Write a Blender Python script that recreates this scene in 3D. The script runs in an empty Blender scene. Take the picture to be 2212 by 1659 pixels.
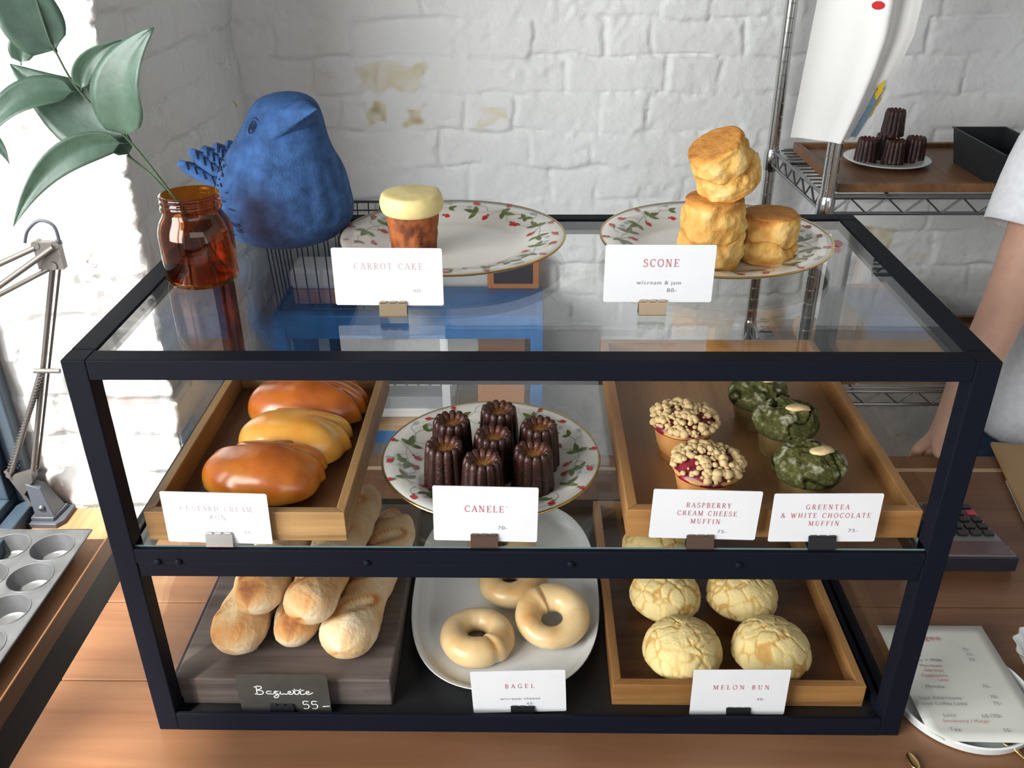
import bpy, bmesh, math, random
import numpy as np
from mathutils import Vector, Matrix, noise, Euler
PI = math.pi
R = math.radians
sc = bpy.context.scene
COL = sc.collection

# ------------------------------------------------------------------ camera
cam_d = bpy.data.cameras.new('camera')
cam = bpy.data.objects.new('camera', cam_d)
COL.objects.link(cam)
cam.location = (-0.0007, -0.6414, 0.7486)
cam.rotation_euler = (1.0761, 0.0057, 0.0153)
cam_d.sensor_fit = 'HORIZONTAL'
cam_d.sensor_width = 36.0
cam_d.lens = 36.0 * 1955.86 / 2212.0
cam_d.clip_start = 0.02
cam_d.clip_end = 60
sc.camera = cam

# ------------------------------------------------------------------ daylight
wd = bpy.data.worlds.new('daylight')
sc.world = wd
wd.use_nodes = True
bg = wd.node_tree.nodes['Background']
bg.inputs['Color'].default_value = (0.86, 0.93, 1.0, 1)
bg.inputs['Strength'].default_value = 0.45

def lamp(name, kind, loc, direction, energy, color, **kw):
    l = bpy.data.lights.new(name, kind)
    l.energy = energy
    l.color = color
    for k, v in kw.items():
        setattr(l, k, v)
    o = bpy.data.objects.new(name, l)
    COL.objects.link(o)
    o.location = loc
    o.rotation_euler = Vector(direction).to_track_quat('-Z', 'Y').to_euler()
    return o
# steep sun through the shop window on the left, broad sky light through the same window
lamp('sun', 'SUN', (-2, -2, 4), (0.26, 0.40, -0.90), 25.0, (1.0, 0.94, 0.84), angle=R(4.0))
lamp('window_daylight', 'AREA', (-1.60, -1.14, 0.88), (1.0, 0.82, -0.36), 108.0, (0.985, 0.985, 0.985),
     shape='RECTANGLE', size=1.5, size_y=1.3)
# added cool fill lamp behind the camera, stands for no known source
lamp('front_fill', 'AREA', (0.9, -2.5, 1.35), (-0.15, 1.0, -0.35), 13.0, (0.90, 0.95, 1.0),
     shape='RECTANGLE', size=2.4, size_y=0.9)

sc.view_settings.view_transform = 'Standard'
sc.view_settings.look = 'None'
sc.view_settings.exposure = 0.0
sc.view_settings.gamma = 1.0
sc.view_settings.use_curve_mapping = False
cy = sc.cycles
cy.max_bounces = 8
cy.diffuse_bounces = 3
cy.glossy_bounces = 3
cy.transmission_bounces = 6
cy.transparent_max_bounces = 32
cy.sample_clamp_indirect = 4.0
cy.caustics_reflective = False
cy.caustics_refractive = False

# ------------------------------------------------------------------ helpers
def tag(o, label=None, cat=None, group=None, kind=None):
    if label: o['label'] = label
    if cat: o['category'] = cat
    if group: o['group'] = group
    if kind: o['kind'] = kind
    return o

def thing(name, label, cat, loc=(0, 0, 0), rot=(0, 0, 0), group=None):
    o = bpy.data.objects.new(name, None)
    o.empty_display_size = 0.02
    COL.objects.link(o)
    o.location = loc
    o.rotation_euler = rot
    return tag(o, label, cat, group)

class MB:
    """collects geometry of ONE part and links it as one mesh object"""
    def __init__(s):
        s.v = []; s.f = []; s.m = []; s.t = {}
    def add(s, vs, fs, m=0, tone=None):
        b = len(s.v)
        s.v += [tuple(p) for p in vs]
        s.f += [tuple(b + i for i in f) for f in fs]
        s.m += [m] * len(fs)
        if tone is not None:
            for i, t in enumerate(tone): s.t[b + i] = t
        return s
    def box(s, x0, x1, y0, y1, z0, z1, m=0):
        return s.add([(x0,y0,z0),(x1,y0,z0),(x1,y1,z0),(x0,y1,z0),(x0,y0,z1),(x1,y0,z1),(x1,y1,z1),(x0,y1,z1)],
                     [(0,3,2,1),(4,5,6,7),(0,1,5,4),(1,2,6,5),(2,3,7,6),(3,0,4,7)], m)
    def obox(s, c, size, rot=(0,0,0), m=0):
        M = Matrix.Translation(c) @ Euler(rot).to_matrix().to_4x4()
        a, b, d = size[0]/2, size[1]/2, size[2]/2
        vs = [M @ Vector(p) for p in ((-a,-b,-d),(a,-b,-d),(a,b,-d),(-a,b,-d),(-a,-b,d),(a,-b,d),(a,b,d),(-a,b,d))]
        return s.add(vs, [(0,3,2,1),(4,5,6,7),(0,1,5,4),(1,2,6,5),(2,3,7,6),(3,0,4,7)], m)
    def prism(s, poly, z0, z1, m=0):
        n = len(poly)
        vs = [(x, y, z0) for x, y in poly] + [(x, y, z1) for x, y in poly]
        fs = [tuple(range(n-1, -1, -1)), tuple(range(n, 2*n))] + [(i, (i+1) % n, n+(i+1) % n, n+i) for i in range(n)]
        return s.add(vs, fs, m)
    def rings(s, rings, m=0, cap0=True, cap1=True, closed=True, tone=None):
        n = len(rings[0]); vs = [p for r in rings for p in r]; fs = []
        for k in range(len(rings)-1):
            for i in range(n if closed else n-1):
                j = (i+1) % n
                fs.append((k*n+i, k*n+j, (k+1)*n+j, (k+1)*n+i))
        if cap0: fs.append(tuple(range(n-1, -1, -1)))
        if cap1: fs.append(tuple(range((len(rings)-1)*n, len(rings)*n)))
        return s.add(vs, fs, m, tone)
    def tube(s, pts, r, n=8, m=0, caps=True):
        pts = [Vector(p) for p in pts]
        rr = r if isinstance(r, (list, tuple)) else [r]*len(pts)
        d0 = (pts[1]-pts[0]).normalized()
        up = Vector((0,0,1)) if abs(d0.z) < .9 else Vector((1,0,0))
        u = d0.cross(up).normalized(); out = []
        for i, p in enumerate(pts):
            d = (pts[min(i+1, len(pts)-1)] - pts[max(i-1, 0)]).normalized()
            u = (u - d*u.dot(d)).normalized(); w = d.cross(u)
            out.append([p + (u*math.cos(2*PI*k/n) + w*math.sin(2*PI*k/n))*rr[i] for k in range(n)])
        return s.rings(out, m, caps, caps)
    def lathe(s, prof, n=48, m=0, c=(0,0,0), cap0=True, cap1=True, fn=None):
        out = []
        for (r, z) in prof:
            row = []
            for k in range(n):
                a = 2*PI*k/n
                q = r if fn is None else fn(r, z, a)
                row.append((c[0]+q*math.cos(a), c[1]+q*math.sin(a), c[2]+z))
            out.append(row)
        return s.rings(out, m, cap0, cap1)
    def sphere(s, c, r, n=10, k=6, m=0, sx=1, sy=1, sz=1):
        out = []
        for i in range(k+1):
            p = PI*(i+.001)/(k+.002)
            out.append([(c[0]+r*sx*math.sin(p)*math.cos(2*PI*j/n), c[1]+r*sy*math.sin(p)*math.sin(2*PI*j/n), c[2]-r*sz*math.cos(p)) for j in range(n)])
        return s.rings(out, m)
    def disc(s, c, r, n=16, m=0, nrm='z'):
        if nrm == 'y':
            vs = [(c[0]+r*math.cos(2*PI*j/n), c[1], c[2]+r*math.sin(2*PI*j/n)) for j in range(n)]
        else:
            vs = [(c[0]+r*math.cos(2*PI*j/n), c[1]+r*math.sin(2*PI*j/n), c[2]) for j in range(n)]
        return s.add(vs, [tuple(range(n))], m)
    def xf(s, M, i0=0):
        for i in range(i0, len(s.v)):
            s.v[i] = tuple(M @ Vector(s.v[i]))
        return s
    def build(s, name, mats, parent=None, loc=None, rot=None, smooth=40, bevel=0, subd=0, solid=0, fix=True):
        me = bpy.data.meshes.new(name)
        me.from_pydata(s.v, [], s.f)
        mats = mats if isinstance(mats, (list, tuple)) else [mats]
        for m in mats: me.materials.append(m)
        me.polygons.foreach_set('material_index', s.m)
        if s.t:
            a = me.attributes.new('tone', 'FLOAT', 'POINT')
            a.data.foreach_set('value', [s.t.get(i, 0.5) for i in range(len(s.v))])
        if fix:
            bm = bmesh.new(); bm.from_mesh(me)
            bmesh.ops.recalc_face_normals(bm, faces=bm.faces)
            bm.to_mesh(me); bm.free()
        if smooth:
            me.polygons.foreach_set('use_smooth', [True]*len(me.polygons))
            if smooth < 180: me.set_sharp_from_angle(angle=R(smooth))
        me.update()
        o = bpy.data.objects.new(name, me)
        COL.objects.link(o)
        if parent is not None: o.parent = parent
        if loc is not None: o.location = loc
        if rot is not None: o.rotation_euler = rot
        if solid:
            md = o.modifiers.new('thick', 'SOLIDIFY'); md.thickness = solid; md.offset = 0
        if subd:
            md = o.modifiers.new('sub', 'SUBSURF'); md.levels = md.render_levels = subd
        if bevel:
            md = o.modifiers.new('bev', 'BEVEL'); md.width = bevel; md.segments = 2; md.limit_method = 'ANGLE'; md.angle_limit = R(40)
        return o

def copy_tree(o, parent=None):
    c = o.copy(); COL.objects.link(c)
    if parent is not None: c.parent = parent
    for ch in list(o.children): copy_tree(ch, c)
    return c

def catmull(pts, n):
    P = [Vector(p) for p in pts]; out = []
    for i in range(len(P)-1):
        a = P[max(i-1, 0)]; b = P[i]; c = P[i+1]; d = P[min(i+2, len(P)-1)]
        for k in range(n):
            t = k/n
            out.append(.5*((2*b) + (c-a)*t + (2*a-5*b+4*c-d)*t*t + (3*b-a-3*c+d)*t**3))
    out.append(P[-1]); return out

def fbm(p, s, o=3):
    return noise.fractal(Vector(p)*s, 1.0, 2.0, o)

# ------------------------------------------------------------------ materials
def mat(name, base=(.8,.8,.8), rough=.5, metal=0, spec=.5, nscale=0, namt=.15, bump=0, bscale=60, coat=0, sss=0, sheen=0):
    m = bpy.data.materials.new(name); m.use_nodes = True
    nt = m.node_tree; b = nt.nodes['Principled BSDF']
    b.inputs['Base Color'].default_value = (*base, 1)
    b.inputs['Roughness'].default_value = rough
    b.inputs['Metallic'].default_value = metal
    b.inputs['Specular IOR Level'].default_value = spec
    b.inputs['Coat Weight'].default_value = coat
    b.inputs['Coat Roughness'].default_value = .15
    if sss:
        b.inputs['Subsurface Weight'].default_value = sss
        b.inputs['Subsurface Radius'].default_value = (.01, .005, .003)
        b.inputs['Subsurface Scale'].default_value = .4
    if sheen: b.inputs['Sheen Weight'].default_value = sheen
    tc = nt.nodes.new('ShaderNodeTexCoord')
    if nscale:
        n = nt.nodes.new('ShaderNodeTexNoise'); n.inputs['Scale'].default_value = nscale; n.inputs['Detail'].default_value = 5
        nt.links.new(tc.outputs['Object'], n.inputs['Vector'])
        r = nt.nodes.new('ShaderNodeValToRGB')
        lo = tuple(max(0, c*(1-namt)) for c in base); hi = tuple(min(1, c*(1+namt)) for c in base)
        r.color_ramp.elements[0].color = (*lo, 1); r.color_ramp.elements[1].color = (*hi, 1)
        r.color_ramp.elements[0].position = .3; r.color_ramp.elements[1].position = .7
        nt.links.new(n.outputs['Fac'], r.inputs['Fac']); nt.links.new(r.outputs['Color'], b.inputs['Base Color'])
    if bump:
        n2 = nt.nodes.new('ShaderNodeTexNoise'); n2.inputs['Scale'].default_value = bscale; n2.inputs['Detail'].default_value = 6
        nt.links.new(tc.outputs['Object'], n2.inputs['Vector'])
        bp = nt.nodes.new('ShaderNodeBump'); bp.inputs['Strength'].default_value = bump; bp.inputs['Distance'].default_value = .002
        nt.links.new(n2.outputs['Fac'], bp.inputs['Height']); nt.links.new(bp.outputs['Normal'], b.inputs['Normal'])
    return m

def ramp_mat(name, stops, rough=.5, nscale=40, nmix=.35, bump=.2, bscale=120, coat=0, spec=.4, detail=6, bdist=.002, sss=0):
    """baked / painted stuff: 'tone' attribute + noise drive a colour ramp"""
    m = bpy.data.materials.new(name); m.use_nodes = True
    nt = m.node_tree; b = nt.nodes['Principled BSDF']; L = nt.links.new
    b.inputs['Roughness'].default_value = rough; b.inputs['Coat Weight'].default_value = coat; b.inputs['Coat Roughness'].default_value = .22
    b.inputs['Specular IOR Level'].default_value = spec
    if sss:
        b.inputs['Subsurface Weight'].default_value = sss
        b.inputs['Subsurface Radius'].default_value = (.008, .004, .002); b.inputs['Subsurface Scale'].default_value = .5
    tc = nt.nodes.new('ShaderNodeTexCoord'); at = nt.nodes.new('ShaderNodeAttribute'); at.attribute_name = 'tone'
    n = nt.nodes.new('ShaderNodeTexNoise'); n.inputs['Scale'].default_value = nscale; n.inputs['Detail'].default_value = detail
    L(tc.outputs['Object'], n.inputs['Vector'])
    s1 = nt.nodes.new('ShaderNodeMath'); s1.operation = 'SUBTRACT'; L(n.outputs['Fac'], s1.inputs[0]); s1.inputs[1].default_value = .5
    s2 = nt.nodes.new('ShaderNodeMath'); s2.operation = 'MULTIPLY_ADD'; L(s1.outputs[0], s2.inputs[0]); s2.inputs[1].default_value = nmix*2; L(at.outputs['Fac'], s2.inputs[2])
    r = nt.nodes.new('ShaderNodeValToRGB'); e = r.color_ramp.elements
    while len(e) < len(stops): e.new(.5)
    for k, (p, c) in enumerate(stops): e[k].position = p; e[k].color = (*c, 1)
    L(s2.outputs[0], r.inputs['Fac']); L(r.outputs['Color'], b.inputs['Base Color'])
    if bump:
        n2 = nt.nodes.new('ShaderNodeTexNoise'); n2.inputs['Scale'].default_value = bscale; n2.inputs['Detail'].default_value = 6
        L(tc.outputs['Object'], n2.inputs['Vector'])
        bp = nt.nodes.new('ShaderNodeBump'); bp.inputs['Strength'].default_value = bump; bp.inputs['Distance'].default_value = bdist
        L(n2.outputs['Fac'], bp.inputs['Height']); L(bp.outputs['Normal'], b.inputs['Normal'])
    return m

def wood(name, dark, light, axis='y', scale=1.0, rough=.45, planks=0, contrast=1.0, bump=.15):
    m = bpy.data.materials.new(name); m.use_nodes = True
    nt = m.node_tree; b = nt.nodes['Principled BSDF']; L = nt.links.new
    b.inputs['Roughness'].default_value = rough; b.inputs['Specular IOR Level'].default_value = .4
    tc = nt.nodes.new('ShaderNodeTexCoord'); mp = nt.nodes.new('ShaderNodeMapping')
    L(tc.outputs['Object'], mp.inputs['Vector'])
    s = {'x': (2.5, 42, 42), 'y': (42, 2.5, 42), 'z': (42, 42, 2.5)}[axis]
    mp.inputs['Scale'].default_value = tuple(v*scale for v in s)
    n = nt.nodes.new('ShaderNodeTexNoise'); n.inputs['Scale'].default_value = 1.0; n.inputs['Detail'].default_value = 8; n.inputs['Roughness'].default_value = .65; n.inputs['Distortion'].default_value = .6
    L(mp.outputs['Vector'], n.inputs['Vector'])
    n3 = nt.nodes.new('ShaderNodeTexNoise'); n3.inputs['Scale'].default_value = 5*scale; n3.inputs['Detail'].default_value = 3
    L(tc.outputs['Object'], n3.inputs['Vector'])
    mx = nt.nodes.new('ShaderNodeMath'); mx.operation = 'MULTIPLY_ADD'; L(n3.outputs['Fac'], mx.inputs[0]); mx.inputs[1].default_value = .5
    ad = nt.nodes.new('ShaderNodeMath'); ad.operation = 'MULTIPLY'; L(n.outputs['Fac'], ad.inputs[0]); ad.inputs[1].default_value = .62
    L(ad.outputs[0], mx.inputs[2])
    r = nt.nodes.new('ShaderNodeValToRGB'); e = r.color_ramp.elements
    w = .22/contrast
    e[0].position = .56-w*.62; e[0].color = (*dark, 1); e[1].position = .56+w*.62; e[1].color = (*light, 1)
    L(mx.outputs[0], r.inputs['Fac']); L(r.outputs['Color'], b.inputs['Base Color'])
    bp = nt.nodes.new('ShaderNodeBump'); bp.inputs['Strength'].default_value = bump; bp.inputs['Distance'].default_value = .001
    L(n.outputs['Fac'], bp.inputs['Height']); L(bp.outputs['Normal'], b.inputs['Normal'])
    return m

def pane_mat(name, tint, ior=1.5, rough=0.0, glossy=1.0):
    """flat glass: clear pass-through plus Fresnel mirror"""
    m = bpy.data.materials.new(name); m.use_nodes = True
    nt = m.node_tree; nt.nodes.clear(); L = nt.links.new
    out = nt.nodes.new('ShaderNodeOutputMaterial'); mx = nt.nodes.new('ShaderNodeMixShader')
    t = nt.nodes.new('ShaderNodeBsdfTransparent'); t.inputs['Color'].default_value = (*tint, 1)
    g = nt.nodes.new('ShaderNodeBsdfGlossy'); g.inputs['Roughness'].default_value = rough
    g.inputs['Color'].default_value = (glossy, glossy, glossy, 1)
    lw = nt.nodes.new('ShaderNodeFresnel'); lw.inputs['IOR'].default_value = ior
    geo = nt.nodes.new('ShaderNodeNewGeometry')
    # keep the same Fresnel on both faces of the pane
    iv = nt.nodes.new('ShaderNodeMix'); iv.data_type = 'FLOAT'
    L(geo.outputs['Backfacing'], iv.inputs[0]); iv.inputs[2].default_value = ior; iv.inputs[3].default_value = 1.0/ior
    L(iv.outputs[0], lw.inputs['IOR'])
    L(lw.outputs[0], mx.inputs['Fac']); L(t.outputs[0], mx.inputs[1]); L(g.outputs[0], mx.inputs[2]); L(mx.outputs[0], out.inputs['Surface'])
    return m

M = {}
M['black'] = mat('black_paint', (.0045, .006, .012), .60, spec=.12, bump=.06, bscale=90)
M['board_black'] = mat('black_board', (.010, .010, .011), .45, bump=.05)
M['glass'] = pane_mat('case_glass', (.985, .992, .988), 1.45)
M['edge'] = mat('glass_edge', (.13, .19, .18), .3)
M['steel'] = mat('bright_steel', (.72, .72, .70), .22, 1)
M['bronze'] = mat('bronze_metal', (.46, .34, .22), .28, 1)
M['brownclip'] = mat('brown_metal', (.16, .10, .075), .35, .8)
M['blackclip'] = mat('black_metal', (.02, .02, .022), .35, .4)
M['paper'] = mat('white_card', (.68, .685, .70), .75, nscale=30, namt=.02)
M['blackcard'] = mat('black_card', (.045, .042, .035), .6, nscale=40, namt=.2)
M['red_ink'] = mat('red_ink', (.50, .13, .15), .8)
M['pink_ink'] = mat('pale_pink_ink', (.72, .46, .48), .8)  # paler than red_ink, used for the CARROT CAKE title
M['pale_ink'] = mat('pale_grey_pink_ink', (.68, .58, .58), .8)  # palest title ink, used for CUSTARD CREAM BUN
M['grey_ink'] = mat('grey_ink', (.20, .20, .23), .8)
M['lightgrey_ink'] = mat('light_grey_ink', (.50, .50, .54), .8)
M['white_ink'] = mat('white_ink', (.85, .87, .88), .8)
M['china'] = mat('cream_china', (.83, .80, .73), .16, coat=.5, nscale=8, namt=.02)
M['white_china'] = mat('white_china', (.72, .74, .74), .14, coat=.5)
M['gold'] = mat('gold_rim', (.52, .36, .12), .25, 1)
M['leafprint'] = mat('printed_leaf', (.14, .19, .055), .3, nscale=150, namt=.4)
M['stemprint'] = mat('printed_stem', (.36, .42, .33), .3)
M['berry'] = mat('printed_berry', (.62, .035, .04), .3, nscale=200, namt=.35)
M['greyprint'] = mat('printed_grey_sprig', (.46, .50, .49), .3)
M['oak'] = wood('oak_tray', (.17, .085, .030), (.45, .26, .10), 'y', 1.0)
M['oak_x'] = wood('oak_tray_cross', (.17, .085, .030), (.47, .28, .115), 'x', 1.0)
M['oak_dark'] = wood('dark_oak_floor', (.075, .032, .014), (.20, .095, .040), 'y', 1.0)
M['warm'] = wood('warm_tray', (.20, .085, .025), (.44, .22, .075), 'y', .9)
M['warm_x'] = wood('warm_tray_cross', (.20, .085, .025), (.44, .22, .075), 'x', .9)
M['warm_floor'] = wood('warm_tray_floor', (.24, .115, .045), (.42, .225, .095), 'y', .7)
M['melon_wood'] = wood('melon_tray_wood', (.17, .075, .022), (.38, .19, .062), 'y', .9)
M['melon_wood_x'] = wood('melon_tray_wood_cross', (.17, .075, .022), (.38, .19, .062), 'x', .9)
M['melon_floor'] = wood('melon_tray_floor', (.045, .016, .006), (.15, .062, .022), 'x', .55, contrast=1.6)
M['slab'] = wood('grey_brown_slab', (.060, .045, .040), (.17, .135, .12), 'x', 1.3, rough=.6)
M['counter'] = wood('counter_wood', (.135, .056, .025), (.25, .122, .060), 'x', .55, rough=.42, contrast=.9)
M['counter_edge'] = wood('counter_edge', (.45, .30, .17), (.62, .45, .28), 'x', .6)
M['sill'] = wood('sill_wood', (.25, .115, .055), (.44, .23, .115), 'y', .6)
M['darkwood'] = wood('dark_wood', (.020, .012, .012), (.05, .03, .028), 'y', .6)
M['rack_wood'] = wood('rack_tray_wood', (.10, .045, .018), (.25, .12, .05), 'y', .8)
M['blue'] = mat('blue_clay', (.042, .105, .265), .80, nscale=80, namt=.34, bump=.5, bscale=420, spec=.2)
M['blue_dark'] = mat('dark_blue_incision', (.012, .025, .075), .8)
M['bench_blue'] = mat('blue_painted_wood', (.012, .15, .42), .5, nscale=14, namt=.25, bump=.15, bscale=40)
M['chrome'] = mat('chrome', (.62, .62, .60), .16, 1)
M['wire'] = mat('wire_steel', (.30, .31, .32), .3, 1)
M['darkwire'] = mat('dark_wire', (.03, .03, .035), .4, .5)
M['lampgrey'] = mat('lamp_grey_metal', (.13, .12, .115), .4, .5)
M['lampdark'] = mat('lamp_dark_plastic', (.055, .062, .080), .45)
M['tinmetal'] = mat('dark_baking_metal', (.16, .165, .175), .42, .6, nscale=30, namt=.2)
M['loafmetal'] = mat('black_loaf_metal', (.022, .025, .029), .45, .3)
M['brown'] = mat('brown_card', (.20, .095, .055), .7, nscale=12, namt=.15)
M['tan'] = mat('tan_board', (.36, .22, .11), .7, nscale=12, namt=.15)
M['greybox'] = mat('grey_plastic', (.40, .43, .45), .5)
M['whitebox'] = mat('white_plastic', (.82, .83, .84), .45)
M['navy'] = mat('navy_box', (.012, .018, .04), .5)
M['orange'] = mat('orange_board', (.50, .19, .06), .6)
M['cloth'] = mat('white_cloth', (.84, .83, .81), .85, bump=.15, bscale=500)
M['red'] = mat('red_print', (.55, .015, .02), .8)
M['yellow'] = mat('yellow_print', (.75, .47, .02), .8)
M['bluegrey'] = mat('blue_grey_print', (.17, .26, .34), .8, nscale=400, namt=.4)
M['shirt'] = mat('pale_grey_jersey', (.82, .83, .86), .9, nscale=90, namt=.06, bump=.1, bscale=600)
M['jeans'] = mat('blue_denim', (.035, .075, .16), .85, nscale=60, namt=.35, bump=.15, bscale=700)
M['skin'] = mat('skin', (.64, .37, .265), .5, nscale=40, namt=.08, sss=.15, bump=.08, bscale=300)
M['hair'] = mat('dark_hair', (.015, .011, .009), .5, bump=.4, bscale=150)
M['eye_white'] = mat('eye_white', (.8, .78, .75), .2)
M['lip'] = mat('lip', (.38, .13, .11), .5)
M['menu'] = mat('menu_paper', (.66, .66, .60), .75, nscale=9, namt=.05)
M['calc'] = mat('calculator_grey', (.22, .21, .21), .4)
M['calcdark'] = mat('calculator_dark', (.02, .02, .03), .25)
M['calcscreen'] = mat('calculator_screen', (.11, .07, .08), .15)
M['key'] = mat('calculator_key', (.02, .02, .022), .35)
M['pinkkey'] = mat('pink_key', (.50, .05, .10), .4)
M['goldspoon'] = mat('gold_spoon', (.75, .52, .22), .2, 1)
M['amber'] = pane_mat('amber_glass', (.79, .46, .17), 1.5)
M['water'] = pane_mat('amber_water', (.93, .72, .40), 1.2)
M['leaf'] = mat('leaf_green', (.062, .115, .078), .38, nscale=60, namt=.2, spec=.5, bump=.12, bscale=160)
M['stem'] = mat('stem_green', (.045, .085, .035), .5, nscale=60, namt=.3)
M['frost'] = mat('cream_frosting', (.80, .65, .29), .55, nscale=30, namt=.04, sss=.1, bump=.15, bscale=120)
M['crumbs'] = mat('crumble', (.64, .46, .22), .8, nscale=120, namt=.2, bump=.3, bscale=400)
M['jam'] = mat('raspberry_jam', (.20, .012, .028), .3, nscale=150, namt=.5)
M['almond'] = mat('almond_slice', (.72, .52, .26), .6, nscale=120, namt=.15)
M['canele'] = ramp_mat('canele_crust', [(0, (.012, .004, .003)), (.5, (.050, .013, .008)), (.75, (.20, .060, .014)), (1, (.62, .34, .09))], .36, 140, .16, .5, 320, coat=.25)
M['cakebrown'] = ramp_mat('carrot_cake', [(0, (.018, .007, .004)), (.28, (.13, .032, .010)), (.55, (.32, .085, .020)), (1, (.46, .15, .04))], .7, 130, .5, .5, 160, detail=8)
M['scone'] = ramp_mat('scone_crust', [(0, (.34, .11, .02)), (.35, (.56, .25, .05)), (.65, (.70, .40, .105)), (1, (.80, .58, .25))], .8, 60, .34, 1.0, 170)
M['custard'] = ramp_mat('egg_washed_bun', [(0, (.86, .50, .11)), (.35, (.80, .34, .045)), (.65, (.60, .155, .018)), (1, (.26, .050, .010))], .26, 30, .26, .15, 140, coat=.6)
M['baguette'] = ramp_mat('baguette_crust', [(0, (.82, .70, .50)), (.4, (.70, .48, .25)), (.70, (.60, .28, .085)), (1, (.30, .10, .03))], .75, 45, .30, .7, 190)
M['bagel'] = ramp_mat('bagel_crust', [(0, (.80, .62, .36)), (.45, (.72, .49, .23)), (.75, (.58, .29, .09)), (1, (.38, .15, .04))], .34, 34, .24, .22, 170, coat=.3)
M['melon'] = ramp_mat('melon_crust', [(0, (.50, .26, .055)), (.35, (.58, .34, .10)), (.6, (.70, .54, .225)), (1, (.76, .63, .33))], .8, 60, .12, .5, 300)
M['muffin'] = ramp_mat('muffin_side', [(0, (.30, .10, .025)), (.5, (.52, .22, .06)), (1, (.68, .38, .13))], .6, 50, .3, .3, 150)
M['green'] = ramp_mat('green_tea_cake', [(0, (.008, .010, .003)), (.35, (.045, .046, .012)), (.60, (.098, .096, .030)), (1, (.42, .40, .29))], .92, 210, .40, 1.0, 300, spec=.12)
M['greenside'] = mat('green_muffin_side', (.20, .13, .045), .6, nscale=60, namt=.3, bump=.3, bscale=150)

# ================================================================== THE ROOM
YW, XW, YJ, ZS = 1.22, -0.567, 0.62, -0.17
FLOOR, CEIL = -0.90, 1.86
rng = np.random.default_rng(7)

def vnoise(a, b, s, seed):
    """smooth value noise on two coordinate arrays"""
    g = np.random.default_rng(seed).random((256, 256))
    x = a*s + 37.3; y = b*s + 11.7
    xi = np.floor(x).astype(int); yi = np.floor(y).astype(int)
    fx = x-xi; fy = y-yi
    fx = fx*fx*(3-2*fx); fy = fy*fy*(3-2*fy)
    q = lambda i, j: g[(xi+i) % 256, (yi+j) % 256]
    return (q(0,0)*(1-fx)+q(1,0)*fx)*(1-fy) + (q(0,1)*(1-fx)+q(1,1)*fx)*fy

ROWS = [-.90+.0715*k + .0005 for k in range(40)]
z_known = [.2532, .3261, .3981, .4692, .5369]
ROW = sorted([z_known[0]-.0715*k for k in range(1, 18)] + z_known + [.5369+.0715*k for k in range(1, 20)])
KNOWN = {.5369: [-.315, -.208, -.027, .075, .26, .352], .4692: [-.346, -.144, .009, .152, .237, .42],
         .3981: [-.43, -.295, -.197, .08, .269, .383, .857], .3261: [-.383, -.325, -.126, -.028, .149, .237, .422],
         .2532: [-.275, -.18, .01, .124, .294]}

def brick_field(S, Z, s0, s1, seed, known=True):
    """relief (m) of an old painted brick wall on a grid of path coordinate S and height Z"""
    r = random.Random(seed)
    wob_s = S + (vnoise(S, Z, 22, seed+1)-.5)*.016; wob_z = Z + (vnoise(S, Z, 20, seed+2)-.5)*.013
    joint = np.zeros_like(S); face = np.zeros_like(S); stain = np.zeros_like(S)
    for i in range(len(ROW)-1):
        zb, zt = ROW[i], ROW[i+1]
        inrow = (wob_z >= zb) & (wob_z < zt)
        if not inrow.any(): continue
        js = list(KNOWN.get(zb, [])) if known else []
        x = (max(js)+.17) if js else s0 + r.uniform(0, .17)
        while x < s1:
            js.append(x); x += r.choice([.178, .178, .09, .172, .185])
        if known and zb in KNOWN:
            x = min(js) - .15
            while x > s0: js.append(x); x -= .17
        js = [s0-.2] + sorted(js) + [s1+.2]
        dz = np.minimum(wob_z-zb, zt-wob_z)
        # the lower edge of each course is sharp, the upper one smeared with mortar
        hz = np.clip(1-(wob_z-zb)/.0065, 0, 1)*1.0 + np.clip(1-(zt-wob_z)/.012, 0, 1)*.55
        jrow = np.where(inrow, hz, 0)
        for a, b in zip(js[:-1], js[1:]):
            inb = inrow & (wob_s >= a) & (wob_s < b)
            if not inb.any(): continue
            w = .004 + .006*r.random()
            d = np.minimum(wob_s-a, b-wob_s)
            jv = np.clip(1-d/w, 0, 1)*(.55+.45*r.random())
            jrow = np.where(inb, np.maximum(jrow, jv), jrow)
            face = np.where(inb, r.uniform(-.0022, .0022) + (wob_s-(a+b)/2)*r.uniform(-.02, .02) + (wob_z-(zb+zt)/2)*r.uniform(-.03, .03), face)
        joint = np.where(inrow, jrow, joint)
    jn = vnoise(S, Z, 34, seed+3)
    fill = np.clip((vnoise(S, Z, 9, seed+4)-.30)*2.2, 0.06, 1)            # joints partly filled with paint
    rel = -joint*fill*.0085 + face*1.2
    rough = (vnoise(S, Z, 60, seed+5)-.5)*.0050 + (vnoise(S, Z, 130, seed+6)-.5)*.0032
    lump = np.clip(vnoise(S, Z, 16, seed+7)-.55, 0, 1)
    rel = rel + rough*(.30 + 1.0*np.clip(joint*.8+lump*2.0, 0, 1)) + (vnoise(S, Z, 7, seed+8)-.5)*.004
    pits = np.clip(vnoise(S, Z, 75, seed+9)-.86, 0, 1)
    rel = rel - pits*.03*np.clip(joint+.25+lump*2, 0, 1)
    return rel, joint*fill

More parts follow.
